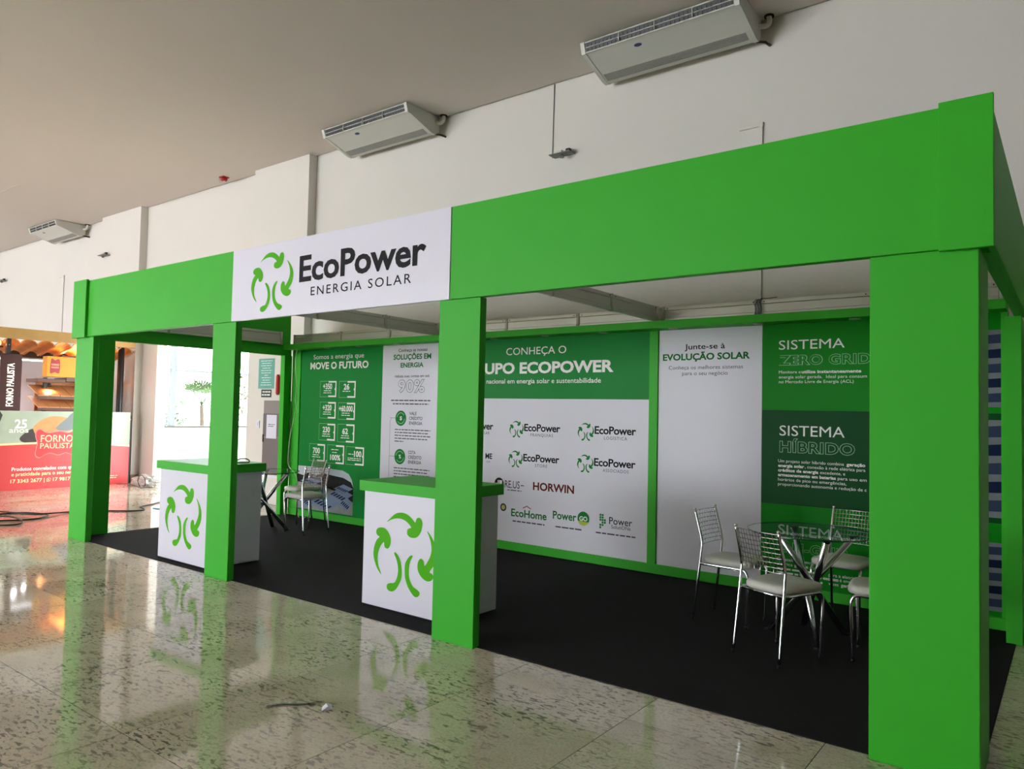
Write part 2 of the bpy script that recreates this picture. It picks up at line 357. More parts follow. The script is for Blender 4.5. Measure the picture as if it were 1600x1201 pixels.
fas = thing('booth_fascia', 'green fascia beam across the front of the booth with corner strips', 'fascia', (2.3, 0, HB))
MB().rbox(-2.2, 1.063, -.02, .04, HB, HT, .002).build('fascia_panel', GREEN, fas)
MB().rbox(3.748, 6.898, -.02, .04, HB, HT, .002).build('fascia_panel', GREEN, fas)
MB().rbox(1.064, 3.747, .005, .04, HB+.01, HT-.01, .002).build('fascia_panel', GREEN, fas)
MB().rbox(-2.235, -1.90, -.05, -.0205, HB-.012, HT+.012, .002).build('corner_strip', GREEN, fas)
MB().rbox(6.72, 6.93, -.05, -.0205, HB-.012, HT+.012, .002).build('corner_strip', GREEN, fas)
for lab, x0, x1, y1 in (('green side fascia along the left flank of the booth', -2.235, -2.19, 2.98), ('green side fascia on the right flank of the booth nearest the camera', 6.885, 6.93, 2.74)):
    t = thing('side_fascia', lab, 'fascia', ((x0+x1)/2, 1.4, HB), group='side fascias of the booth')
    if x0 < 0:
        MB().rbox(x0, x1, .17, y1, HB, HT, .002).build('fascia_panel', GREEN, t)
        MB().rbox(x0+.001, x1-.001, .041, .169, HB-.012, HT+.012, .002).build('corner_strip', GREEN, t)
    else:
        MB().rbox(x0+.016, x1, -.019, y1, HB, 2.94, .002).build('fascia_panel', GREEN, t)
        MB().rbox(x0, x0+.0155, .17, y1, HB, 2.90, .002).build('inner_panel', GREEN, t)
    xi = x1 if x0 < 0 else x0
    MB().box(xi-.03 if x0 > 0 else xi, xi if x0 > 0 else xi+.03, .17, y1, HB+.002, HB+.10).build('lower_batten', GREEN, t)

sg = thing('sign_board', 'white sign board reading EcoPower Energia Solar on the green fascia', 'sign', (2.4, -.02, HB))
MB().rbox(1.065, 3.746, -.026, .004, HB, HT, .002).build('board', WHITE, sg)
logo(1.668, 2.667, .512, .605, -.0275, G_LOGO, sg)
text('EcoPower', 2.053, 3.516, 2.632, .205, -.0275, BLACKT, sg, bold=.026, space=.99)
text('ENERGIA SOLAR', 2.212, 3.371, 2.503, .070, -.0275, BLACKT, sg, space=1.25, bold=.004)

# --- back wall of the booth
YB = 2.99
bw = thing('booth_back_wall', 'green framed back wall of the booth with soffit and base rail', 'partition wall', (2.3, 3.0, 0))
B(-2.118, 6.80, 3.0, 3.05, 0, 2.437).build('backing', GREEN, bw)
MB().rbox(-2.118, 6.80, 2.972, 2.999, CZ, .098, .002).build('base_rail', GREEN, bw)
for x0, x1 in ((-2.118, -1.922), (.85, .948), (3.77, 3.866), (6.752, 6.80)):
    MB().rbox(x0, x1, 2.975, 2.999, .099, 2.436, .002).build('stile', GREEN, bw)
sof = MB().rbox(-2.118, 6.798, 2.8, 3.05, 2.438, 2.512, .002).build('soffit', GREEN, bw)
for x in (-1.9, -1.23, -.55, .19, 1.0, 1.8, 2.53, 3.27, 4.06, 4.9, 5.72, 6.4):
    MB().lathe([(.045, 0), (.045, -.004), (.034, -.006), (.03, 0)], (x, 2.9, 2.4375), 20).build('downlight', mat('downlight_ring', (200, 200, 196), .35), sof)

def gpanel(label, x0, x1, z0, z1, m, name='graphic_panel'):
    t = thing(name, label, 'graphic panel', ((x0+x1)/2, YB, z0), group='printed panels on the booth back wall')
    MB().box(x0, x1, YB, 2.9995, z0, z1).build('sheet', m, t); return t
PD = YB-.0015     # print plane
ZT, ZB = 2.434, .100
p = gpanel('green panel headed Move o futuro with framed figures and solar roof photo', -1.92, -.172, ZB, ZT, G_MID)
text('Somos a energia que', -1.641, -.549, 2.292, .066, PD, WHITET, p)
text('MOVE O FUTURO', -1.708, -.453, 2.150, .092, PD, WHITET, p, bold=.03)
cells = [('+350', -1.468, -1.11, 1.745, 1.973), ('26', -1.05, -.703, 1.737, 1.969), ('+320', -1.46, -1.11, 1.44, 1.674), ('+60.000', -1.057, -.702, 1.431, 1.668),
         ('230', -1.466, -1.109, 1.127, 1.366), ('62', -1.056, -.702, 1.116, 1.368), ('700', -1.67, -1.32, .821, 1.069), ('100%', -1.264, -.903, .808, 1.069), ('100', -.864, -.493, .813, 1.061)]
for s, u0, u1, v0, v1 in cells:
    t = .022; um = u0+(u1-u0)*.52; e = .004
    shape([rect(um, u1, v1-t, v1), rect(u1-t, u1, v0+t, v1-t), rect(um, u1, v0, v0+t), [(u1-t, (v0+v1)/2-.022), (u1-t, (v0+v1)/2+.022), (u1-t-.018, (v0+v1)/2)]], PD, WHITET, p, name='bracket_frame')
    shape([rect(u0, um, v1-e, v1), rect(u0, u0+e, v0, v1), rect(u0, um, v0, v0+e)], PD, PALET, p, name='frame_line')
    w = {2: .12, 3: .16, 4: .2, 7: .29}[len(s)]; uc = (u0+u1)/2-.015
    if s == '100%':
        text(s, uc-.1, uc+.12, v0+.05, .072, PD, WHITET, p, bold=.03); lines([(uc-.08, uc+.08, v1-.07), (uc-.06, uc+.06, v1-.11)], PD, WHITET, p)
    elif s == '100':
        text(s, uc-.0, uc+.15, v0+.115, .075, PD, WHITET, p, bold=.03); lines([(uc-.12, uc-.01, v0+.14), (uc-.13, uc+.14, v0+.085), (uc-.13, uc+.14, v0+.06)], PD, WHITET, p)
    else:
        text(s, uc-w/2, uc+w/2, v0+.115, .075, PD, WHITET, p, bold=.03); lines([(uc-.08, uc+.08, v0+.085), (uc-.09, uc+.09, v0+.055)][:1 if len(s) == 2 and s != '62' else 2], PD, WHITET, p)
# solar roof photograph, printed as flat shapes
ph = [(-1.9195, .12), (-.69, .12), (-.69, .50), (-.72, .60), (-.79, .68), (-.92, .72), (-1.25, .735), (-1.9195, .735)]
shape([ph], PD, mat('photo_sky', (196, 206, 214), .3, spec=.1, noise=.1, nscale=5), p, name='photo_sky')
ph2 = [(u, v) for u, v in ((-1.9195, .12), (-.69, .12), (-.69, .50), (-.74, .57), (-.9, .62), (-1.15, .64), (-1.35, .66), (-1.5, .61), (-1.65, .65), (-1.8, .60), (-1.9195, .62))]
shape([ph2], PD-.0004, mat('photo_trees', (30, 34, 28), .5, spec=.1, noise=.9, nscale=22), p, name='photo_trees')
SOLW = mat('photo_solar_sheet', (128, 146, 176), .3, spec=.1, noise=.12, nscale=14); SOLD = mat('photo_solar_cell', (22, 34, 66), .3, spec=.1); ROOFG = mat('photo_roof', (150, 152, 150), .35, spec=.1, noise=.4, nscale=9)
shape([[(-1.9195, .12), (-.69, .12), (-.69, .30), (-1.05, .42), (-1.5, .5), (-1.9195, .5)]], PD-.0008, ROOFG, p, name='photo_roof')
for k, (a, b, w, h) in enumerate(((-1.62, .20, .66, .17), (-1.24, .34, .54, .15), (-1.80, .36, .52, .13), (-.98, .23, .30, .15), (-1.10, .44, .42, .09), (-1.86, .50, .5, .07), (-1.9, .2, .4, .14))):
    q = lambda s, t: (a+w*(.55*s+.5*t), b+h*(t*.8-.55*s)+.02)
    cl = lambda pt: (min(max(pt[0], -1.919), -.692), min(max(pt[1], .121), .6))
    shape([[cl(q(0, 0)), cl(q(1, 0)), cl(q(1, 1)), cl(q(0, 1))]], PD-.0012-k*.0001, SOLW, p, name='photo_solar_sheet')
    cells2 = []
    for i in range(5):
        s0, s1 = .08+i*.18, .08+i*.18+.11; cells2.append([cl(q(s0, .18)), cl(q(s1, .18)), cl(q(s1, .5)), cl(q(s0, .5))])
    shape(cells2, PD-.0022-k*.0001, SOLD, p, name='photo_solar_cells')

p = gpanel('white panel headed Soluções em energia with 90% and two green discs', -.171, .849, ZB, ZT, PANELW)
text('Conheça as nossas', .126, .647, 2.343, .040, PD, BLACKT, p, bold=.01)
text('SOLUÇÕES EM', .034, .717, 2.243, .064, PD, G_TXT, p, bold=.03)
text('ENERGIA', .17, .586, 2.138, .058, PD, G_TXT, p, bold=.03)
text('reduza suas contas em até', .067, .693, 2.008, .034, PD, BLACKT, p, bold=.008)
outlined('90%', .135, .617, 1.818, .15, PD, BLACKT, PANELW, p, .022)
lines([(.008, .726, 1.70), (.045, .69, 1.655)], PD, GREYT, p, t=.014)
for v, tt in ((1.475, ('VALE', 'CRÉDITO', 'ENERGIA')), (.975, ('COTA', 'CRÉDITO', 'ENERGIA'))):
    shape([disc(.2, v, .10)], PD, G_LOGO2, p, name='disc')
    for a0 in (.6, 3.8):
        o_ = disc(.2, v, .074, 12, a0, a0+2.6); i_ = disc(.2, v, .066, 12, a0, a0+2.6)
        shape([o_+i_[::-1]], PD-.0006, PALET, p, name='disc_arrow')
    text('$' if v > 1.2 else '%', .182, .222, v-.022, .046, PD-.0006, WHITET, p, bold=.02)
    for k, s in enumerate(tt): text(s, .355, .355+(.13 if k == 0 else .235), v+.045-k*.062, .040, PD, GREYT, p, bold=.015)
    n = 5 if v > 1.2 else 5
    lines([(.095, .735-.03*(k % 2), v-.155-k*.038) if k < n-1 else (.095, .26, v-.155-k*.038) for k in range(n)], PD, GREYT, p, t=.012)
shape([rect(.0, .004, .2, 1.44), rect(.0, .10, 1.473, 1.477), rect(0, .1, .973, .977), [(.0, 1.44), (.004, 1.44), (.03, 1.473), (.03, 1.477)]], PD, GREYT, p, name='link_line')

p = gpanel('green header panel reading Conheça o Grupo EcoPower above the partner logos', .95, 3.768, 1.741, ZT, G_MID)
text('CONHEÇA O', 1.919, 2.754, 2.246, .082, PD, WHITET, p)
text('GRUPO ECOPOWER', 1.30, 3.35, 2.034, .118, PD, WHITET, p, bold=.035)
text('Líder nacional em energia solar e sustentabilidade', 1.42, 3.199, 1.917, .052, PD, WHITET, p, bold=.006)

p = gpanel('white partner panel with rows of EcoPower, Reus, Horwin and PowerGO logos', .95, 3.768, ZB, 1.740, PANELW)
def eco(u, v, sub, su0, su1, head='EcoPower'):
    # u,v: left and vertical centre of the round mark
    logo(u+.103, v, .19, .205, PD, G_LOGO2, p, split=False)
    text(head, u+.212, u+.705, v-.015, .078, PD, BLACKT, p, bold=.025, space=.95)
    text(sub, su0, su1, v-.073, .032, PD, GREYT, p, space=1.2)
eco(1.99, 1.389, 'FRANQUIAS', 2.292, 2.599); eco(2.921, 1.389, 'LOGÍSTICA', 3.249, 3.523)
eco(1.985, 1.047, 'STORE', 2.363, 2.529); eco(2.92, 1.05, 'ASSOCIADOS', 3.241, 3.544)
eco(1.045, 1.389, 'ENERGIA SOLAR', 1.33, 1.695)
text('ME', 1.64, 1.742, 1.03, .06, PD, BLACKT, p, bold=.03); text('CA', 1.66, 1.714, .985, .02, PD, GREYT, p)
shape([disc(1.856, .751, .068)], PD, BLACKT, p, name='disc')
shape([rect(1.835, 1.85, .72, .79), rect(1.858, 1.90, .745, .79), rect(1.8, 1.83, .745, .755)], PD-.0006, WHITET, p, name='disc_mark')
text('RE.US', 1.94, 2.155, .712, .082, PD, BLACKT, p); lines([(1.98, 2.183, .682)], PD, GREYT, p); lines([(2.17, 2.215, .745)], PD, GREYT, p)
text('HORWIN', 2.342, 2.888, .718, .082, PD, BROWNT, p, bold=.03)
shape([disc(1.925, .482, .045)], PD, mat('badge_black', (36, 40, 30), .4), p, name='disc'); shape([disc(1.925, .482, .027)], PD-.0006, mat('badge_olive', (186, 180, 92), .4), p, name='disc_core')
text('EcoHome', 2.042, 2.535, .395, .082, PD, G_TXT, p, bold=.022)
shape([[(2.205, .492), (2.262, .518), (2.32, .492), (2.32, .503), (2.262, .530), (2.205, .503)]], PD, mat('roof_red', (170, 52, 44), .4), p, name='roof_mark')
lines([(2.064, 2.51, .333)], PD, GREYT, p, t=.014)
text('Power', 2.618, 2.925, .425, .082, PD, G_TXT, p, bold=.022)
shape([disc(3.012, .462, .075)], PD, G_LOGO2, p, name='disc'); shape([disc(3.012, .462, .0748, 18, 3.5, 5.92)], PD-.0006, mat('badge_lime', (176, 196, 30), .4), p, name='disc_base')
text('GO', 2.962, 3.062, .438, .046, PD-.001, WHITET, p, bold=.03); lines([(2.656, 3.01, .333)], PD, GREYT, p, t=.014)
gr = [rect(3.211+.027*c, 3.211+.027*c+.022, .384+r*.026, .384+r*.026+.021) for r in range(6) for c in range(3) if (r, c) not in ((0, 2), (0, 1), (1, 2), (4, 2), (5, 2), (2, 0))]
shape(gr, PD, G_LOGO2, p, name='solar_grid_mark')
text('Power', 3.327, 3.597, .440, .072, PD, BLACKT, p, bold=.006); text('SolutiONs', 3.352, 3.576, .397, .036, PD, GREYT, p, bold=.006)
lines([(3.168, 3.636, .328)], PD, GREYT, p, t=.014)

p = gpanel('white panel headed Junte-se à evolução solar, blank below', 3.868, 4.909, ZB, ZT, PANELW)
text('Junte-se à', 4.145, 4.555, 2.235, .052, PD, BLACKT, p, bold=.012)
text('EVOLUÇÃO SOLAR', 3.913, 4.796, 2.132, .060, PD, G_TXT, p, bold=.035)
text('Conheça os melhores sistemas', 3.977, 4.73, 2.040, .036, PD, GREYT, p); text('para o seu negócio', 4.122, 4.583, 1.982, .036, PD, GREYT, p)

def photo(u0, u1, v0, v1, p, seed):
    rnd = random.Random(seed)
    shape([rect(u0, u1, v0, v1)], PD, mat('photo_grey_sky', (120, 122, 132), .35, spec=.1, noise=.4, nscale=4), p, name='photo_background')
    n = 5
    for k in range(n):
        a = v0+(v1-v0)*(.04+.19*k); h = (v1-v0)*.13
        shape([[(u0, a), (u1, a+h*.2), (u1, a+h*1.1), (u0, a+h*.7)]], PD-.0005, SOLD if k % 2 else mat('photo_panel_blue', (52, 62, 90), .3, spec=.1), p, name='photo_solar_row')
p = gpanel('bright green panel headed Sistema zero grid behind the round table', 4.911, 6.751, 1.654, ZT, G_SYS)
text('SISTEMA', 5.06, 5.622, 2.202, .082, PD, WHITET, p); outlined('ZERO GRID', 5.061, 5.83, 2.064, .080, PD, PALET, G_SYS, p)
text('Monitore e ', 5.062, 5.255, 1.985, .026, PD, WHITET, p); text('utilize instantaneamente', 5.262, 5.755, 1.985, .026, PD, WHITET, p, bold=.03)
text('energia solar gerada.  Ideal para consum', 5.062, 5.80, 1.940, .026, PD, WHITET, p); text('no Mercado Livre de Energia (ACL)', 5.063, 5.695, 1.897, .026, PD, WHITET, p)
photo(6.3, 6.751, 1.70, 2.3, p, 1)
p = gpanel('dark green panel headed Sistema híbrido in the middle of the right wall', 4.911, 6.751, .806, 1.653, G_DARK)
text('SISTEMA', 5.072, 5.625, 1.424, .09, PD, WHITET, p); outlined('HÍBRIDO', 5.073, 5.708, 1.279, .090, PD, PALET, G_DARK, p)
for k, (s, b, x1) in enumerate((('Um projeto solar híbrido combina ', 0, 5.62), ('energia solar', 1, 5.29), ('créditos de energia', 1, 5.41), ('armazenamento em baterias', 1, 5.555), ('horários de pico ou emergências,', 0, 5.64), ('proporcionando autonomia e redução de c', 0, 5.80))):
    text(s, 5.062, x1, 1.183-k*.0415, .026, PD, WHITET, p, bold=.03*b)
text('geração', 5.64, 5.79, 1.183, .026, PD, WHITET, p, bold=.03); text(', conexão à rede elétrica para', 5.296, 5.79, 1.1415, .026, PD, WHITET, p)
text('excedente, e', 5.425, 5.63, 1.10, .026, PD, WHITET, p); text('para uso em', 5.57, 5.80, 1.0585, .026, PD, WHITET, p)
photo(6.3, 6.751, .85, 1.6, p, 2)
p = gpanel('bright green lower panel headed Sistema on-grid behind the glass table', 4.911, 6.751, ZB, .805, G_SYS)
text('SISTEMA', 5.067, 5.619, .538, .088, PD, WHITET, p); outlined('ON-GRID', 5.08, 5.655, .389, .080, PD, PALET, G_SYS, p)
for k, (s, x0, x1, b) in enumerate((('O sistema conectado à rede', 5.055, 5.55, 0), ('elétrica gera e aplica', 5.055, 5.45, 0), ('para a eletricidade', 5.5, 5.8, 0), ('o excesso', 5.42, 5.58, 1), ('é envi', 5.59, 5.68, 0), ('vezes', 5.5, 5.58, 0), ('geral', 5.6, 5.68, 1))):
    text(s, x0, x1, (.305, .265, .225, .19, .19, .15, .15)[k], .026, PD, WHITET, p, bold=.03*b)
lines([(5.055, 5.42, .225), (5.055, 5.38, .19), (5.055, 5.45, .15)], PD, WHITET, p, t=.016)
photo(6.3, 6.751, .14, .66, p, 3)

# --- aluminium beams of the stand system
def beam(label, a, b, z0, z1, posts, along):
    # flat lattice beam: two rails, web plates, posts at the joints; along 'x' at y=a[1] or 'y' at x=a[0]
    t = thing('aluminium_beam', label, 'beam', ((a[0]+b[0])/2, (a[1]+b[1])/2, z0), group='aluminium beams over the booth')
    h = .034
    def seg(s0, s1, za, zb, w, nm, m):
        if along == 'x': MB().rbox(s0, s1, a[1]-w, a[1]+w, za, zb, .002).build(nm, m, t)
        else: MB().rbox(a[0]-w, a[0]+w, s0, s1, za, zb, .002).build(nm, m, t)
    i = 0 if along == 'x' else 1
    ps = sorted(posts)
    for s0, s1 in zip(ps, ps[1:]):
        seg(s0+.02, s1-.02, z1-h, z1, .014, 'top_rail', ALU); seg(s0+.02, s1-.02, z0, z0+h, .014, 'bottom_rail', ALU)
        seg(s0+.02, s1-.02, z0+h+.003, z1-h-.003, .006, 'web_plate', ALU)
        for s in (s0+.05, s1-.05):
            c = (s, a[1]-.0142, z1-h/2) if along == 'x' else (a[0]+.0142, s, z1-h/2)
            MB().cyl(c, .006, -.003 if along == 'x' else .003, 8, 'y' if along == 'x' else 'x').build('lock_screw', DARK, t)
    for s in ps:
        c = (s, a[1], z0-.005) if along == 'x' else (a[0], s, z0-.005)
        MB().cyl(c, .02, z1-z0+.01, 8).build('joint_post', ALU, t)
    return t
beam('aluminium beam lying along the top of the booth back wall', (-2.1, 2.95), (6.78, 2.95), 2.516, 2.662, [-2.05, -1.0, 0, .95, 1.95, 2.93, 3.93, 4.89, 5.85, 6.76], 'x')
beam('aluminium cross beam above the pillar at the sign left end', (.9, .1), (.9, 2.9), 2.516, 2.666, [.12, 1.07, 2.02, 2.90], 'y')
beam('aluminium cross beam above the pillar at the sign right end', (3.88, .1), (3.88, 2.9), 2.516, 2.666, [.12, 1.04, 1.99, 2.90], 'y')
beam('aluminium side beam inside the left flank of the booth', (-2.145, .1), (-2.145, 2.9), 2.516, 2.695, [.12, 1.07, 2.02, 2.78], 'y')
beam('aluminium side beam inside the right flank of the booth', (6.855, .1), (6.855, 2.7), 2.516, 2.695, [.12, 1.0, 1.9, 2.68], 'y')
ct = thing('cable_tie_bundle', 'blue grey cables tied round the beam post above the white panel', 'cable', (4.89, 2.95, 2.512))
BLUEC = mat('blue_grey_cable', (70, 78, 104), .5)
for k in range(5):
    x = 4.86+k*.014
    MB().tube(bez([(x, 2.915, 2.513), (x+.008*(-1)**k, 2.918, 2.58), (x-.004, 2.918, 2.64), (x+.01, 2.93, 2.672)], 4), .004, 6).build('cable', BLUEC, ct)
MB().tube(bez([(4.91, 2.93, 2.673), (4.98, 2.925, 2.670), (5.06, 2.93, 2.676)], 4), .003, 6).build('cable', RUBBER, ct)

# --- counters
def counter(label, x, y):
    w, d = .933, .571
    t = thing('display_counter', label, 'counter', (x+w/2, y+d/2, CZ), group='white counters with green tops')
    MB().rbox(x, x+w, y, y+d, CZ+.012, .922, .003).build('body', WHITE, t)
    MB().box(x+.02, x+w-.02, y+.02, y+d-.02, CZ, CZ+.0125).build('plinth', DARK, t)
    MB().rbox(x-.032, x+w+.032, y-.032, y+d+.032, .923, 1.007, .003).build('worktop', GREEN, t)
    logo(x+.466, .472, .62, .685, y-.0015, G_LOGO, t)
counter('white counter with green top at the left, beside the far table', -.363, .117)
counter('white counter with green top in the middle, behind the sign pillar', 2.605, .271)

# ------------------------------------------------------------------ chairs and tables
def make_chair():
    t = thing('dining_chair', 'x', 'chair', group='chrome chairs with white seats in the booth')
    r = .0105
    for s in (-1, 1):
        MB().tube(bez([(s*.185, -.235, .004), (s*.18, -.20, .30), (s*.176, -.172, .55), (s*.174, -.172, .60), (s*.174, -.19, .68), (s*.174, -.235, .845)], 4), r, 10).build('rear_leg', CHROME, t, True)
        MB().tube(bez([(s*.172, .19, .004), (s*.178, .195, .20), (s*.182, .20, .36), (s*.182, .192, .405), (s*.181, .165, .428), (s*.18, .10, .430), (s*.178, -.185, .430)], 4), r, 10).build('front_leg', CHROME, t, True)
        MB().cyl((s*.185, -.235, 0), .0125, .02, 10).build('foot_cap', RUBBER, t, True)
        MB().cyl((s*.172, .19, 0), .0125, .02, 10).build('foot_cap', RUBBER, t, True)
        MB().lathe([(.004, -.008), (.013, -.004), (.013, .004), (.004, .008)], (s*.174, -.235, .848), 10).build('top_cap', CHROME, t, True)
    MB().tube([(-.18, .10, .424), (.18, .10, .424)], .009, 8).build('crossbar', CHROME, t, True)
    MB().tube([(-.176, -.16, .424), (.176, -.16, .424)], .009, 8).build('crossbar', CHROME, t, True)
    # padded seat: rounded slab, wider at the front
    n = 40; rings = []
    for k, (zz, sc) in enumerate(((.434, .90), (.440, .97), (.452, 1.0), (.468, 1.0), (.482, .965), (.490, .86), (.494, .6), (.495, .25))):
        ring = []
        for j in range(n):
            a = 2*math.pi*j/n; c, s_ = math.cos(a), math.sin(a); e = .42
            x = math.copysign(abs(c)**e, c); y = math.copysign(abs(s_)**e, s_)
            hw = .19+.018*y
            ring.append((x*hw*sc, .025+y*.205*sc, zz))
        rings.append(ring)
    mb = MB(); vs = [p for R in rings for p in R]
    fs = [(i*n+j, i*n+(j+1) % n, (i+1)*n+(j+1) % n, (i+1)*n+j) for i in range(len(rings)-1) for j in range(n)]
    fs += [tuple(reversed(range(n))), tuple((len(rings)-1)*n+j for j in range(n))]
    mb.add(vs, fs, True).build('seat', CUSHION, t, True)
    # woven wire back
    wr = MB()
    def yb(z): return -.172-.063*max(0, (z-.60)/.245)**1.2
    zs = [.575+.255*i/8 for i in range(9)]
    for i, z in enumerate(zs):
        pts = [(-.172+.344*k/12, yb(z)+.022*(1-(2*k/12-1)**2)*-1+.003*(-1)**(k+i), z) for k in range(13)]
        wr.tube(pts, .0025, 5, caps=False)
    for i in range(13):
        x = -.150+.3*i/12; c = -.022*(1-(x/.172)**2)
        wr.tube([(x, yb(z)+c-.003*(-1)**(k+i), z) for k, z in enumerate(zs)], .0025, 5, caps=False)
    wr.build('wire_back', DARKCHROME, t, True)['kind'] = 'stuff'
    return t
proto = make_chair()
def place(o, label, x, y, dx, dy):
    o.location = (x, y, CZ); o.rotation_euler = (0, 0, math.atan2(dy, dx)-math.pi/2); o['label'] = label
place(proto, 'chrome wire-back chair with white seat nearest the camera', 5.625, 1.255, .149, .387)
for lab, x, y, dx, dy in (('chrome wire-back chair in front of the blank white panel', 5.065, 1.875, .408, -.025),
                          ('chrome wire-back chair behind the glass table by the green wall', 5.75, 2.47, -.12, -1),
                          ('chrome chair half hidden behind the big right pillar', 6.21, 1.62, -1, -.12),
                          ('nearer chrome chair at the far left table', -.62, 2.16, -1, .06),
                          ('further chrome chair against the back wall at the far left table', -1.33, 2.66, -.15, -1)):
    place(copy_tree(proto), lab, x, y, dx, dy)

def make_table(label, x, y, rot, angs):
    t = thing('glass_table', label, 'table', (x, y, CZ), math.radians(rot), group='round glass tables in the booth')
    n = 56; R = .435
    top = MB().lathe([(R-.004, .752), (R, .754), (R, .760), (R-.004, .762)], n=n).build('glass_top', GLASS_T, t, True)
    ed = MB(); vs = [(r*math.cos(2*math.pi*j/n), r*math.sin(2*math.pi*j/n), z) for r, z in ((R+.0008, .7525), (R+.0008, .7615)) for j in range(n)]
    ed.add(vs, [(j, (j+1) % n, n+(j+1) % n, n+j) for j in range(n)], True).build('glass_edge', GLASS_E, top, True)
    for k, (a, ro) in enumerate(angs):
        a = math.radians(a); c, s = math.cos(a), math.sin(a); o = .032
        px, py = -s*o, c*o
        tp = Vector((c*ro+px, s*ro+py, .748)); ft = Vector((-c*ro+px, -s*ro+py, .0))
        MB().tube([ft+(tp-ft)*.01, ft+(tp-ft)*.99], .024, 16).build('leg', CHROME if k != 3 else CHROME, t, True)
        MB().cyl((tp.x, tp.y, .742), .034, .0095, 18).build('glass_pad', RUBBER, t, True)
        MB().cyl((ft.x, ft.y, .0), .027, .012, 16).build('foot_cap', RUBBER, t, True)
    MB().lathe([(.02, -.03), (.05, -.02), (.05, .02), (.02, .03)], (0, 0, .374), 16).build('hub', RUBBER, t, True)
    return t
make_table('round glass table on crossed chrome tubes at the right', 5.67, 1.80, 0, ((8, .29), (122, .29), (238, .30), (298, .34)))
make_table('round glass table on crossed chrome tubes behind the left counter', -1.02, 1.80, 12, ((8, .32), (122, .31), (238, .31), (298, .36)))

# ------------------------------------------------------------------ air conditioners on the ceiling
def aircon(label, x0, x1):
    t = thing('air_conditioner', label, 'air conditioner', ((x0+x1)/2, 3.25, ZC), group='ceiling air conditioners')
    Z = ZC
    prof = [(2.93, Z-.012), (2.925, Z-.02), (2.955, Z-.125), (3.0, Z-.135), (3.40, Z-.262), (3.47, Z-.266), (3.515, Z-.245), (3.535, Z-.20), (3.54, Z-.012)]
    MB().prism(prof, 0, 'yz', x0+.05, x1-.05).build('body', ACW, t)
    end = [(2.915, Z-.008), (2.91, Z-.022), (2.945, Z-.132), (3.0, Z-.142), (3.40, Z-.269), (3.475, Z-.273), (3.525, Z-.250), (3.546, Z-.20), (3.55, Z-.008)]
    for a, b in ((x0, x0+.05), (x1-.05, x1)): MB().prism(end, 0, 'yz', a, b).build('end_cap', ACW, t)
    # air outlet: dark slot with frame bars, two tiers of vanes
    out = MB(); out.prism([(2.9255, Z-.026), (2.9215, Z-.026), (2.9475, Z-.117), (2.9525, Z-.117)], 0, 'yz', x0+.06, x1-.06)
    ob = out.build('air_outlet', DARK, t)
    L = x1-x0-.12
    for za, zb, ya, yb in ((.014, .027, 2.916, 2.926), (.068, .076, 2.929, 2.939), (.114, .128, 2.941, 2.954)):
        MB().box(x0+.05, x1-.05, ya, yb+.012, Z-zb, Z-za).build('outlet_bar', ACW, ob)
    vn = MB(); nv = 34
    for k in range(nv):
        x = x0+.06+L*(k+.5)/nv
        vn.box(x-.003, x+.003, 2.924, 2.94, Z-.066, Z-.028); vn.box(x-.003, x+.003, 2.936, 2.952, Z-.113, Z-.077)
    vn.build('vanes', mat('vane_grey', (84, 84, 84), .5), ob)['kind'] = 'stuff'
    for k in (1, 2, 3): MB().box(x0+.06+L*k/4-.004, x0+.06+L*k/4+.004, 2.918, 2.95, Z-.116, Z-.026).build('outlet_divider', ACW, ob)
    # intake grille strip on the rear of the underside
    ny, nz = -.351, -.936      # underside slope direction is (.4,-.15)
    g = MB()
    for k in range(6):
        f0 = .76+.044*k; f1 = f0+.030
        ya, za = 3.0+.4*f0, Z-.135-.127*f0; yb_, zb_ = 3.0+.4*f1, Z-.135-.127*f1
        g.prism([(ya, za), (yb_, zb_), (yb_-.002, zb_-.005), (ya-.002, za-.005)], 0, 'yz', x0+.07, x1-.07)
    g.build('intake_grille', ACG, t)['kind'] = 'stuff'
    e = disc(0, 0, 1, 20)
    xm = x0+(x1-x0)*.36; yc, zc_ = 3.045, Z-.152-.004
    mb = MB(); mb.add([(xm+a*.045, yc+b*.022, zc_-b*.008-.001) for a, b in e], [tuple(range(20))]); mb.build('badge', mat('badge_navy', (44, 46, 96), .3), t)
    MB().tube(bez([(x1-.02, 3.50, Z-.10), (x1+.06, 3.52, Z-.11), (x1+.085, 3.545, Z-.07), (x1+.08, 3.55, Z-.005)], 5), .026, 10).build('insulated_pipe', BEIGEP, t)
    MB().tube([(x1-.03, 3.50, Z-.255), (x1+.05, 3.53, Z-.27), (x1+.07, 3.615, Z-.275)], .014, 8).build('drain_pipe', DARK, t)
    MB().cyl((x1+.08, 3.55, Z-.012), .05, .012, 16).build('pipe_collar', DARK, t)
aircon('white ceiling air conditioner at the top right, nearest the camera', 2.91, 4.68)
aircon('white ceiling air conditioner above the EcoPower sign', -1.52, .22)
aircon('white ceiling air conditioner at the far left above the bakery stall', -12.25, -10.75)
aircon('white ceiling air conditioner cut off by the left edge', -18.1, -16.65)

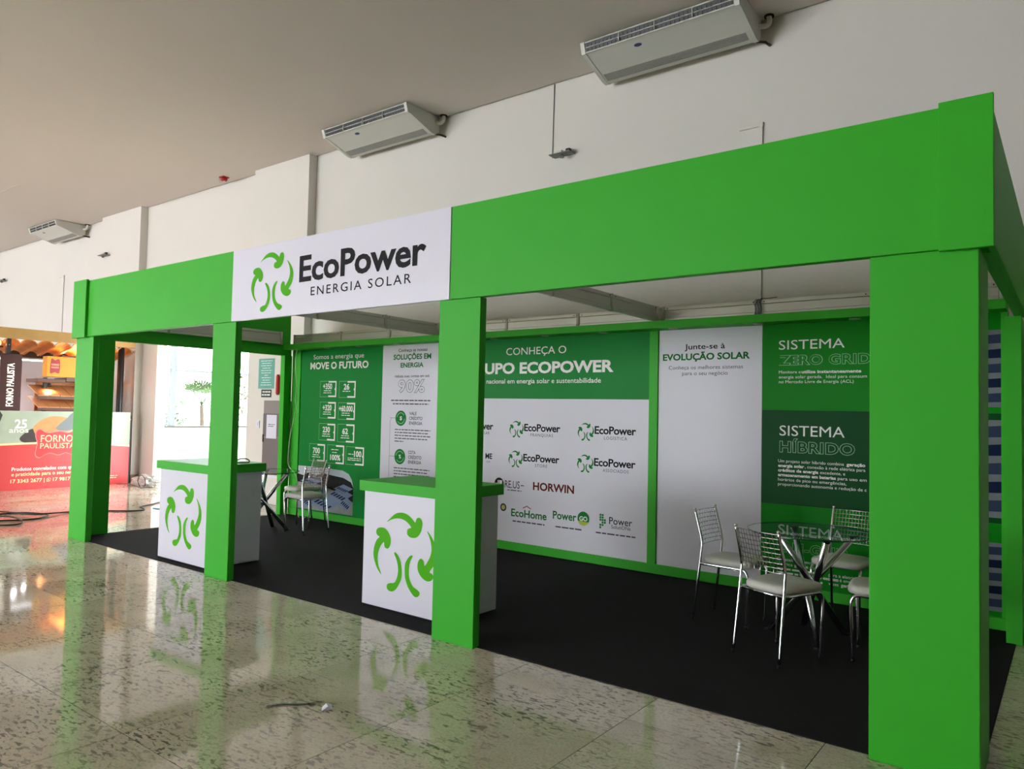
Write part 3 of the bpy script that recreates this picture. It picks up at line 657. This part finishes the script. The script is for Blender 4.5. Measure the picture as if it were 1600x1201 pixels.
def wall_lamp(label, x, y, z):
    t = thing('emergency_light', label, 'light fixture', (x, y, z), group='emergency lights high on the wall')
    MB().rbox(x-.15, x+.15, y-.14, y, z-.008, z+.006, .003).build('shelf_plate', GREYP, t)
    MB().rbox(x-.10, x+.02, y-.11, y-.02, z+.0065, z+.045, .006).build('housing', ACW, t)
    MB().rbox(x+.06, x+.12, y-.09, y-.04, z+.0065, z+.055, .006).build('charger', DARK, t)
    MB().lathe([(.012, -.012), (.026, -.022), (.030, -.052), (.018, -.056)], (x+.02, y-.10, z), 14).build('lamp_head', GREYP, t)
wall_lamp('grey emergency light plate under the large air conditioner', 2.27, YW, 4.72)
wall_lamp('small emergency light on the pilaster at the far left', -9.45, YW-.15, 4.78)
wall_lamp('small emergency light at the left edge of the photo', -15.7, YW, 4.82)
al = thing('fire_alarm', 'small red alarm sounder on the ceiling edge left of the sign', 'alarm', (-4.8, 3.36, ZC))
MB().rbox(-4.87, -4.73, 3.30, 3.42, ZC-.02, ZC, .004).build('base_plate', RED, al); MB().lathe([(.04, -.075), (.058, -.06), (.058, -.03), (.05, -.0205)], (-4.8, 3.36, ZC), 16).build('sounder', RED, al)
MB().lathe([(.012, -.088), (.02, -.076)], (-4.8, 3.36, ZC), 12).build('lens', WHITE, al)
def conduit(label, segs, joints):
    t = thing('conduit', label, 'conduit', segs[0][0])
    for a, b in segs: MB().rbox(min(a[0], b[0])-.017, max(a[0], b[0])+.017, YW-.022, YW-.0005, min(a[2], b[2])-.017, max(a[2], b[2])+.017, .003).build('raceway', WALLP, t)
    for j in joints: MB().rbox(j[0]-.024, j[0]+.024, YW-.027, YW-.0005, j[1]-.024, j[1]+.024, .003).build('elbow', WALLP, t)
conduit('white cable conduit on the wall above the right half of the booth', [((4.67, YW, .3), (4.67, YW, 4.54)), ((4.46, YW, 4.57), (4.64, YW, 4.57))], [(4.67, 4.57)])
conduit('white cable conduit on the wall above the bakery stall', [((-11.97, YW, .3), (-11.97, YW, 4.57)), ((-12.2, YW, 4.60), (-12.0, YW, 4.60))], [(-11.97, 4.60)])
tag(MB().tube([(2.09, YW-.006, 4.727), (2.092, YW-.006, 5.2), (2.10, YW-.006, ZC)], .006, 6).build('lamp_wire', GREYP), 'thin wire running up the wall from the grey emergency light', 'wire')

# ------------------------------------------------------------------ things on the pilaster behind the booth
YP = YW-.15
ps = thing('wall_poster', 'teal printed poster on the wall left of the booth', 'poster', (-3.49, YP, 1.89))
B(-3.71, -3.27, YP-.004, YP-.0005, 1.89, 2.39).build('sheet', mat('teal_print', (92, 168, 156), .4, noise=.12, nscale=3), ps)
lines([(-3.49-w/2, -3.49+w/2, 2.345-k*.040) for k, w in enumerate((.32, .26, .3, .22, .3, .28, .1, .26, .2, .26, .3))], YP-.0055, mat('pale_teal', (206, 232, 228), .5), ps, t=.012)
bs = thing('wall_sign', 'small dark green notice below the teal poster', 'sign', (-3.475, YP, 1.74))
B(-3.615, -3.335, YP-.005, YP-.0005, 1.745, 1.875).build('plate', mat('dark_green_sign', (30, 66, 52), .4), bs)
lines([(-3.58, -3.36, 1.825), (-3.595, -3.35, 1.775)], YP-.006, WHITET, bs, t=.022)
sw = thing('wall_switch', 'white wall switch plate on the pale pilaster', 'switch', (-3.685, YP, 1.295))
MB().rbox(-3.74, -3.63, YP-.012, YP-.0005, 1.23, 1.355, .004).build('plate', WHITE, sw); MB().rbox(-3.70, -3.67, YP-.018, YP-.0125, 1.26, 1.325, .003).build('rocker', WHITE, sw)
fx = thing('fire_sign', 'red fire equipment strip on the wall above the grey hose cabinet', 'sign', (-3.135, YP, 1.78))
MB().rbox(-3.165, -3.10, YP-.05, YP-.0005, 1.80, 2.10, .012).build('holder', RED, fx)
for z in (1.785, 2.10): MB().cyl((-3.132, YP-.03, z), .022, .018, 10).build('end_knob', RED, fx)
hc = thing('hose_cabinet', 'grey metal cabinet with a white notice beside the booth corner', 'cabinet', (-3.05, YP, .5))
GREYM = mat('grey_metal', (134, 126, 126), .45); GREYD = mat('grey_metal_dark', (108, 100, 102), .45)
MB().rbox(-3.33, -2.75, YP-.14, YP-.0005, .50, 1.69, .004).build('body', GREYM, hc)
dr = MB().rbox(-3.32, -2.76, YP-.152, YP-.1405, 1.12, 1.48, .003).build('door', GREYD, hc); MB().rbox(-3.32, -2.76, YP-.152, YP-.1405, .53, 1.08, .003).build('door', GREYD, hc)
MB().rbox(-3.31, -3.29, YP-.165, YP-.1525, 1.02, 1.14, .003).build('handle', DARK, dr)
nt_ = MB().box(-3.22, -2.95, YP-.1545, YP-.1525, 1.08, 1.46).build('notice', WHITE, hc); lines([(-3.17, -3.0, 1.3), (-3.17, -3.02, 1.27)], YP-.1555, BLACKT, nt_)
MB().rbox(-3.36, -2.72, YP-.16, YP-.0005, .46, .499, .003).build('ledge', WHITE, hc)

# ------------------------------------------------------------------ cables and litter on the floor
cf = thing('floor_cable', 'black power cable coiled and snaking over the floor left of the booth', 'cable', (-4.2, .6, 0))
Zc = .011
MB().tube(bez([(-4.9, -.05, Zc), (-4.746, .132, Zc), (-4.712, .356, Zc), (-4.472, .513, Zc), (-4.189, .529, Zc+.006), (-3.96, .326, Zc), (-4.0, .05, Zc), (-4.25, -.25, Zc), (-4.8, -.45, Zc), (-5.2, -.2, Zc+.018), (-4.98, .12, Zc+.018), (-4.3, .38, Zc+.02), (-4.25, .60, Zc+.016), (-4.345, .838, Zc), (-4.141, 1.251, Zc), (-3.882, 1.525, Zc), (-3.85, 1.68, Zc), (-3.98, 1.76, Zc), (-4.22, 1.82, Zc), (-4.319, 1.92, Zc), (-4.40, 2.08, Zc), (-4.551, 2.26, Zc), (-4.8, 2.7, Zc), (-4.9, 3.3, Zc)], 6), .010, 8).build('cable', RUBBER, cf)
MB().tube(bez([(-4.6, -.75, Zc), (-4.1, -.50, Zc), (-3.75, -.30, Zc), (-3.594, -.08, Zc), (-3.66, .03, Zc+.012), (-3.91, .06, Zc+.03), (-4.3, .0, Zc+.03), (-4.9, -.3, Zc)], 6), .010, 8).build('cable', RUBBER, cf)
MB().rbox(-4.93, -4.87, 3.28, 3.40, 0, .03, .006).build('plug', RUBBER, cf)
tp = tag(MB().rbox(-3.99, -3.86, 1.90, 1.96, 0, .012, .003).build('blue_tape', mat('cyan_tape', (30, 160, 200), .4)), 'scrap of cyan tape on the floor beside the left counter', 'tape')
wc = tag(MB().tube(bez([(-1.766, 2.79, 2.43), (-1.784, 2.782, 2.29), (-1.775, 2.785, 2.1), (-1.734, 2.78, 1.92), (-1.75, 2.78, 1.7), (-1.73, 2.78, 1.55), (-1.80, 2.78, 1.34), (-1.85, 2.78, 1.18), (-1.88, 2.78, .95), (-1.867, 2.78, .75), (-1.74, 2.80, .635), (-1.70, 2.82, .5), (-1.72, 2.84, .25), (-1.70, 2.86, .0125), (-1.6, 2.9, .0125)], 5), .005, 6).build('hanging_cable', mat('pale_cable', (216, 224, 204), .5)), 'thin pale cable hanging from the soffit at the booth left corner', 'cable')
cb = tag(MB().tube(bez([(.27, .52, 1.0135), (.34, .50, 1.0135), (.40, .55, 1.045), (.47, .58, 1.045), (.52, .57, 1.018), (.50, .50, 1.0135), (.42, .46, 1.0135)], 5), .006, 6).build('counter_cable', RUBBER), 'short black cable curled on top of the left counter', 'cable')
lt = thing('paper_scrap', 'small crumpled white scrap on the granite floor', 'litter', (4.063, -1.247, 0))
MB().add([(4.03, -1.25, .001), (4.07, -1.285, .001), (4.10, -1.235, .004), (4.06, -1.215, .016), (4.045, -1.235, .022), (4.08, -1.25, .018)], [(0, 1, 5, 4), (1, 2, 5), (2, 3, 4, 5), (3, 0, 4), (0, 3, 2, 1)]).build('paper', WHITE, lt)
FILM = mat('grey_film', (104, 108, 96), .2)
fl = thing('film_strip', 'torn strip of greenish plastic film on the granite floor', 'litter', (3.9, -1.3, 0))
mb = MB(); pts = bez([(3.80, -1.43, .002), (3.84, -1.36, .004), (3.90, -1.31, .002), (3.95, -1.25, .010), (3.93, -1.20, .006)], 5)
vs = [(p.x-.012, p.y+.008, .001) for p in pts]+[(p.x+.012, p.y-.008, p.z+.004) for p in pts]; n = len(pts)
mb.add(vs, [(i, i+1, n+i+1, n+i) for i in range(n-1)]).build('film', FILM, fl)
pb = thing('plastic_bag', 'crumpled clear plastic sheeting heaped by the wall under the window', 'plastic sheeting', (-7.15, 3.36, 0))
bm = bmesh.new(); bmesh.ops.create_icosphere(bm, subdivisions=4, radius=1)
from mathutils import noise as NZ
for v in bm.verts:
    d = 1+.35*NZ.noise(v.co*2.1)+.18*NZ.noise(v.co*5)+.08*NZ.noise(v.co*11); v.co = Vector((-7.15+v.co.x*d*.42, 3.36+v.co.y*d*.16, max(.0, .09+v.co.z*d*.13)))
mb = MB(); bm.verts.index_update(); mb.add([v.co.copy() for v in bm.verts], [[v.index for v in f.verts] for f in bm.faces]); bm.free()
mb.build('sheeting', mat('clear_plastic', (226, 226, 224), .25, trans=.35), pb)
MB().tube(bez([(-7.0, 3.17, .02), (-7.06, 3.16, .12), (-7.0, 3.16, .22), (-6.9, 3.17, .23), (-6.84, 3.19, .15), (-6.86, 3.2, .04)], 5), .007, 6).build('cord', RUBBER, pb)

# ------------------------------------------------------------------ bakery stall at the far left
XF = -7.9
CREAM = mat('cream_print', (246, 222, 170), .4); REDP = mat('red_print', (214, 74, 76), .35); BADGE = mat('badge_red', (206, 62, 66), .35)
sc_ = thing('stall_counter', 'red printed bakery counter front reading Forno Paulista', 'counter', (XF, 1.4, 0))
MB().rbox(XF-.06, XF, -.6, 3.37, 0, 1.42, .004).build('front_board', REDP, sc_)
MB().rbox(XF-.10, XF-.005, 3.371, 3.40, 0, 1.36, .003).build('end_frame', DARK, sc_)
MB().rbox(-9.6, XF-.061, 3.30, 3.34, 0, 1.40, .003).build('end_board', mat('stall_beige', (206, 196, 178), .5), sc_)
PX = XF+.0015
def wave(u): return .80+.05*math.sin((u-1.0)*1.35)-.025*(u-1.5)
us = [-.6+3.97*i/30 for i in range(31)]
shape([[(u, wave(u)) for u in us]+[(3.37, 1.42), (-.6, 1.42)]], PX, mat('flour_print', (172, 186, 166), .4, noise=.25, nscale=2.2), sc_, 'x', 'photo_flour')
shape([[(u, wave(u)-.018) for u in us]+[(u, wave(u)+.018) for u in reversed(us)]], PX+.0012, CREAM, sc_, 'x', 'wave_band')
shape([loop2([(1.62, 1.10), (1.75, 1.25), (1.95, 1.33), (2.2, 1.30), (2.35, 1.18), (2.25, 1.05), (1.95, 1.0), (1.7, 1.0)])], PX+.0006, mat('bread_print', (202, 152, 92), .4, noise=.25, nscale=6), sc_, 'x', 'photo_bread')
shape([loop2([(1.42, .92), (1.50, 1.02), (1.62, 1.10), (1.66, 1.02), (1.75, .95), (1.7, .86), (1.5, .85)])], PX+.0008, mat('dark_print', (62, 50, 46), .4, noise=.3, nscale=8), sc_, 'x', 'photo_dark_crust')
shape([[(-.6, 1.02), (1.02, 1.06), (1.10, 1.2), (1.16, 1.41), (-.6, 1.41)]], PX+.0008, mat('apron_print', (66, 68, 58), .4, noise=.7, nscale=7), sc_, 'x', 'photo_apron')
shape([loop2([(1.1, 1.41), (1.18, 1.3), (1.14, 1.1), (1.22, 1.08), (1.28, 1.3), (1.4, 1.41)], 2)], PX+.001, mat('sleeve_print', (176, 190, 168), .4), sc_, 'x', 'photo_sleeve')
shape([loop2([(2.0, 1.10), (2.2, 1.30), (2.3, 1.41), (2.45, 1.41), (2.42, 1.15), (2.2, 1.06)], 2)], PX+.001, mat('knife_print', (120, 128, 132), .4), sc_, 'x', 'photo_peel')
shape([loop2([(2.75, 1.22), (3.0, 1.33), (3.34, 1.31), (3.34, 1.24), (3.0, 1.2)], 2)], PX+.0008, mat('peach_print', (228, 204, 172), .4), sc_, 'x', 'photo_dough')
bad = [(1.67, 1.02), (1.70, 1.08), (1.78, 1.10), (1.88, 1.05), (2.0, 1.03), (2.15, 1.05), (2.3, 1.06), (2.45, 1.03), (2.57, 1.05), (2.67, 1.10), (2.75, 1.08), (2.78, 1.02), (2.76, .9), (2.72, .82), (2.76, .72), (2.78, .64), (2.74, .58), (2.67, .56), (2.55, .61), (2.42, .64), (2.25, .60), (2.05, .64), (1.9, .61), (1.80, .56), (1.71, .58), (1.68, .64), (1.70, .74), (1.72, .84), (1.68, .94)]
bad = [(1.67+(u-1.67)*.70, v) for u, v in bad]
shape([loop2(bad, 3)], PX+.002, mat('badge_border', (236, 132, 128), .35), sc_, 'x', 'badge_border')
shape([loop2([(2.06+(u-2.06)*.96, .83+(v-.83)*.93) for u, v in bad], 3)], PX+.0028, BADGE, sc_, 'x', 'badge')
text('FORNO', 1.765, 2.31, .855, .125, PX+.0036, CREAM, sc_, 'x', bold=.005); text('PAULISTA', 1.76, 2.35, .735, .095, PX+.0036, CREAM, sc_, 'x', bold=.005)
text('25', 1.335, 1.53, 1.11, .15, PX+.002, WHITET, sc_, 'x', bold=.03); text('anos', 1.25, 1.56, 1.03, .09, PX+.0022, WHITET, sc_, 'x', bold=.01)
text('Produtos congelados com qu', 1.32, 2.33, .345, .062, PX, WHITET, sc_, 'x', bold=.02)
text('e praticidade para o seu neg', 1.32, 2.33, .252, .062, PX, CREAM, sc_, 'x', bold=.02)
text('17 3343 2677 |', 1.31, 1.86, .13, .062, PX, CREAM, sc_, 'x', bold=.025); text('17 9817', 2.0, 2.30, .13, .062, PX, CREAM, sc_, 'x', bold=.025)
o_ = disc(1.93, .16, .036, 16, 0, 6.2); i_ = disc(1.93, .16, .028, 16, 0, 6.2); shape([o_+i_[::-1], [(1.899, .142), (1.915, .128), (1.893, .122)], [(1.915, .17), (1.925, .178), (1.943, .142), (1.932, .138)]], PX, CREAM, sc_, 'x', 'phone_mark')
lines([(2.93, 3.16, .165), (2.93, 3.16, .125)], PX, CREAM, sc_, 'x', t=.014)

cn = thing('stall_canopy', 'ochre canopy beam with a row of clay tiles over the bakery stall', 'canopy', (XF-.3, 1.4, 2.5))
OCHRE = mat('ochre_board', (184, 146, 84), .55, noise=.2, nscale=5); TILE = mat('clay_tile', (214, 140, 66), .6, noise=.3, nscale=9)
MB().rbox(XF-.07, XF, -.6, 3.42, 2.715, 2.905, .004).build('beam', OCHRE, cn)
for k in range(14):
    y = -.46+k*.285; mbt = MB(); nseg = 8; rr = .15; th = .016
    ring = lambda r_, x, dz: [(x, y+r_*math.cos(math.pi*j/nseg), 2.60+dz+.72*r_*math.sin(math.pi*j/nseg)-.04) for j in range(nseg+1)]
    a, b, c, d = ring(rr, XF-.08, .06), ring(rr-th, XF-.08, .06), ring(rr*.86, XF-.80, -.09), ring(rr*.86-th, XF-.80, -.09)
    q = nseg+1; vs = a+b+c+d
    fs = [(j, j+1, 2*q+j+1, 2*q+j) for j in range(nseg)]+[(q+j+1, q+j, 3*q+j, 3*q+j+1) for j in range(nseg)]+[(j+1, j, q+j, q+j+1) for j in range(nseg)]+[(2*q+j, 2*q+j+1, 3*q+j+1, 3*q+j) for j in range(nseg)]+[(0, 2*q, 3*q, q), (nseg, q+nseg, 3*q+nseg, 2*q+nseg)]
    mbt.add(vs, fs).build('roof_tile', TILE, cn)
MB().rbox(-9.3, -9.24, -.6, 3.28, 2.46, 2.62, .003).build('rear_beam', mat('dark_wood', (70, 48, 34), .6, noise=.3, nscale=10, stretch=(1, 6, 1)), cn)
def post(label, y, round_):
    t = thing('stall_post', label, 'post', (XF-.06, y, 0))
    if round_: MB().cyl((XF-.13, y, 0), .058, 2.71, 16).build('shaft', DARK, t); MB().cyl((XF-.13, y, 0), .075, .02, 16).build('base', DARK, t)
    else: MB().rbox(XF-.14, XF-.075, y-.035, y+.035, 1.42, 2.714, .004).build('shaft', DARK, t); MB().rbox(XF-.15, XF-.065, y-.05, y+.05, 0, 1.419, .004).build('base', DARK, t); MB().cyl((XF-.074, y, 2.60), .01, .006, 10, 'x').build('bolt', CHROME, t)
post('black square post behind the brown vertical banner', 1.215, False)
post('shiny black round post at the right end of the bakery stall', 3.20, True)
bn = thing('stall_banner', 'dark brown vertical banner with white lettering Forno Paulista', 'banner', (XF-.04, 1.25, 1.42))
MB().rbox(XF-.062, XF-.02, 1.085, 1.415, 1.421, 2.44, .004).build('board', mat('brown_board', (70, 32, 30), .4), bn)
text('FORNO PAULISTA', 1.50, 2.27, 1.295, .105, XF-.018, mat('lit_letters', (255, 250, 240), .4, emit=(255, 246, 230), estr=.9), bn, 'x', bold=.02, vert=True)
b2 = thing('stall_banner', 'black board at the left edge behind the bakery counter', 'board', (XF-.2, .9, 1.42))
MB().rbox(XF-.24, XF-.20, .62, 1.10, 1.2, 2.55, .004).build('board', mat('black_board', (22, 20, 26), .5), b2); MB().rbox(XF-.25, XF-.241, .60, 1.12, 0, 1.6, .003).build('support', DARK, b2)
ys = thing('stall_sign', 'yellow box sign with a red badge inside the bakery stall', 'sign', (-8.25, 2.58, 2.07))
MB().rbox(-8.42, -8.22, 1.93, 3.10, 2.07, 2.46, .004).build('box', mat('yellow_board', (236, 160, 14), .45), ys)
shape([loop2([(1.985, 2.15), (2.0, 2.40), (2.03, 2.41), (2.07, 2.385), (2.11, 2.41), (2.15, 2.40), (2.16, 2.27), (2.15, 2.15), (2.11, 2.14), (2.07, 2.16), (2.03, 2.14)], 2)], -8.2185, mat('badge_crimson', (170, 36, 40), .4), ys, 'x', 'badge')
text('FORNO', 2.01, 2.14, 2.285, .035, -8.2175, CREAM, ys, 'x'); text('PAULISTA', 2.01, 2.14, 2.235, .03, -8.2175, CREAM, ys, 'x')
MB().cyl((-8.32, 2.05, 2.46), .02, .04, 10).build('bracket', DARK, ys); MB().cyl((-8.32, 2.95, 2.46), .02, .04, 10).build('bracket', DARK, ys)
# bread shelves: slanted planks lit by warm lamps
WOOD = mat('warm_wood', (208, 146, 92), .5, noise=.25, nscale=12, stretch=(1, 9, 1)); WOODD = mat('grey_wood', (104, 78, 66), .55, noise=.25, nscale=12, stretch=(9, 1, 9))
sh = thing('bread_rack', 'wooden bread rack with slanted shelves inside the bakery stall', 'shelf', (-8.5, 2.5, 0))
for y in (2.05, 3.05):
    MB().rbox(-8.62, -8.56, y-.03, y+.03, 0, 2.06, .003).build('upright', DARK, sh)
MB().rbox(-8.75, -8.2, 1.78, 2.26, 1.965, 2.03, .003).build('canopy_board', WOODD, sh); MB().rbox(-8.75, -8.2, 2.27, 3.14, 1.99, 2.06, .003).build('canopy_board', WOODD, sh)
for zf in (1.72, 1.50):
    st = MB().rbox(-8.215, -8.185, 1.80, 3.12, zf-.075, zf-.02, .003).build('shelf_lip', WOODD, sh)
    for k in range(7):
        ya = 1.80+k*.19
        MB().add([(-8.185, ya, zf), (-8.185, ya+.18, zf), (-8.70, ya+.18, zf+.20), (-8.70, ya, zf+.20), (-8.185, ya, zf-.018), (-8.185, ya+.18, zf-.018), (-8.70, ya+.18, zf+.182), (-8.70, ya, zf+.182)], [(0, 1, 2, 3), (7, 6, 5, 4), (0, 4, 5, 1), (1, 5, 6, 2), (2, 6, 7, 3), (3, 7, 4, 0)]).build('plank', WOOD, sh)
MB().rbox(-8.80, -8.77, 1.95, 3.2, .1, 2.05, .003).build('back_board', WOOD, sh)
def lamp(label, x, y, z, e, r=.04):
    t = thing('spot_lamp', label, 'lamp', (x, y, z), group='warm spot lamps in the bakery stall')
    MB().lathe([(.028, .07), (.034, .06), (.040, 0), (.036, 0), (.026, .055)], (x, y, z), 16).build('housing', DARK, t)
    MB().lathe([(.03, .004), (.03, .01)], (x, y, z), 12).build('bulb', mat('warm_bulb', (255, 220, 170), .4, emit=(255, 214, 150), estr=12), t)
    MB().cyl((x, y, z+.07), .006, .05, 8).build('stem', DARK, t)
    ld = bpy.data.lights.new('spot_lamp_light', 'SPOT'); ld.energy = e; ld.color = (1, .62, .30); ld.spot_size = math.radians(150); ld.spot_blend = .6; ld.shadow_soft_size = r
    lo = bpy.data.objects.new('spot_lamp_light', ld); COL.objects.link(lo); lo.parent = t; lo.location = (0, 0, -.012)
lamp('warm spot lamp under the canopy board, left one', -8.4, 2.05, 1.88, 14); lamp('warm spot lamp under the canopy board, right one', -8.4, 2.8, 1.90, 14)
def uplamp(label, x, y, z, e):
    t = thing('tile_lamp', label, 'lamp', (x, y, z), group='warm lamps lighting the canopy tiles')
    MB().rbox(x-.04, x+.04, y-.3, y+.3, z-.03, z, .004).build('housing', DARK, t)
    ld = bpy.data.lights.new('tile_lamp_light', 'AREA'); ld.shape = 'RECTANGLE'; ld.size = .06; ld.size_y = .56; ld.energy = e; ld.color = (1, .62, .28)
    lo = bpy.data.objects.new('tile_lamp_light', ld); COL.objects.link(lo); lo.parent = t; lo.location = (0, 0, .004); lo.rotation_euler = (math.pi, 0, 0)
uplamp('warm strip lamp below the tiles near the brown banner', -8.12, .86, 2.58, 14); uplamp('warm strip lamp below the tiles above the yellow sign', -8.32, 2.5, 2.49, 14)
fl_ = thing('fill_tube', 'added white fill tube brightening the back board of the bakery stall', 'lamp', (-9.27, 1.4, 2.44))  # invented fill light, added to brighten the stall's back board
MB().rbox(-9.30, -9.24, .3, 2.5, 2.43, 2.459, .003).build('housing', ACW, fl_)
MB().tube([(-9.27, .34, 2.412), (-9.27, 2.46, 2.412)], .014, 10).build('tube', mat('fill_tube_glow', (255, 255, 255), .4, emit=(244, 246, 255), estr=6), fl_)
for yy in (.36, 2.44): MB().box(-9.28, -9.26, yy-.02, yy+.02, 2.40, 2.431).build('holder', ACW, fl_)
ld = bpy.data.lights.new('fill_tube_light', 'AREA'); ld.shape = 'RECTANGLE'; ld.size = 2.0; ld.size_y = .05; ld.energy = 26; ld.color = (.95, .97, 1)
lo = bpy.data.objects.new('fill_tube_light', ld); COL.objects.link(lo); lo.parent = fl_; lo.location = (0, 0, -.05); lo.rotation_euler = (0, math.radians(25), math.pi/2)
sb = thing('stall_back_board', 'pale lilac back board of the bakery stall', 'partition wall', (-10.2, 1.4, 0))
MB().rbox(-10.25, -10.2, -.6, 3.3, 0, 2.62, .004).build('board', mat('lilac_white', (226, 226, 236), .5), sb); MB().rbox(-10.26, -10.19, -.6, 3.3, 2.621, 2.66, .003).build('cap_rail', WHITE, sb)

# ------------------------------------------------------------------ outdoors beyond the veranda glazing
struct('wall_end', B(-9.63, -3.2, 8.62, 8.8, 0, 4.3), WALLP)
struct('ground', B(-60, XL-4, -30, 40, -.08, -.02).box(XL-4, XWN-.12, 12, 40, -.08, -.02), mat('pale_paving', (196, 190, 176), .9, noise=.15, nscale=2))  # outdoor ground in plain pale paving
LEAF1 = mat('fresh_leaf', (34, 70, 14), .55, noise=.35, nscale=4); LEAF2 = mat('olive_leaf', (62, 58, 22), .55, noise=.35, nscale=4); BARK = mat('bark', (60, 48, 38), .9, noise=.3, nscale=9)
def shrub(label, x, y, h, r, m, seed, trunk=.3, cat='tree', name='garden_tree', n=420):
    rnd = random.Random(seed); t = thing(name, label, cat, (x, y, -.02))
    MB().tube([(x, y, -.02), (x+.03, y, h*trunk), (x, y+.03, h*.7)], [.05, .04, .02], 7).build('trunk', BARK, t)
    mb = MB()
    for k in range(n):
        a = rnd.uniform(0, 6.283); u = rnd.random()**.45; ph_ = rnd.uniform(-1, 1)
        c = Vector((x+math.cos(a)*r*u*math.sqrt(1-ph_*ph_*.8), y+math.sin(a)*r*u*math.sqrt(1-ph_*ph_*.8), h*trunk+(h*(1-trunk))*(.5+.5*ph_*u)))
        d = Vector((rnd.uniform(-1, 1), rnd.uniform(-1, 1), rnd.uniform(-.6, .8))).normalized(); s = d.cross(Vector((rnd.random(), rnd.random(), 1))).normalized(); l = rnd.uniform(.10, .2)
        mb.add([c-d*l*.5, c+s*l*.28, c+d*l*.5, c-s*l*.28], [(0, 1, 2, 3)])
    mb.build('foliage', m, t)['kind'] = 'stuff'
shrub('bushy green shrub outside the window, left of the mullion', -16, 8.35, 1.9, .62, LEAF1, 1, .15, 'shrub', 'garden_shrub', 600)
shrub('olive leaved tree outside the window beside the palm', -16.8, 11.3, 3.2, .9, LEAF2, 2, .3)
shrub('pale tree outside the window at its right edge', -19, 13.6, 2.9, .9, LEAF2, 3, .3)
pt = thing('fan_palm', 'small fan palm outside the window in the middle pane', 'palm', (-16, 9.55, -.02))
MB().tube([(-16, 9.55, -.02), (-15.97, 9.57, .9), (-16, 9.55, 1.6)], [.09, .07, .06], 8).build('trunk', BARK, pt)
rnd = random.Random(5)
for k in range(13):
    a = k*2.4; el = rnd.uniform(-.1, 1.2); d = Vector((math.cos(a)*math.cos(el), math.sin(a)*math.cos(el), math.sin(el))); s = d.cross(Vector((0, 0, 1))).normalized(); n_ = s.cross(d)
    c0 = Vector((-16, 9.55, 1.6)); c1 = c0+d*.55; mb = MB()
    mb.tube([c0, c1], .012, 5)
    for j in range(-5, 6):
        an = j*.24; e = d*math.cos(an)+s*math.sin(an); w = n_.cross(e)*.03 if True else s
        mb.add([c1, c1+e*.3+w+n_*.02, c1+e*.55-Vector((0, 0, .05)), c1+e*.3-w+n_*.02], [(0, 1, 2, 3)])
    mb.build('frond', LEAF1, pt)
bpy.data.objects.remove(TXO)
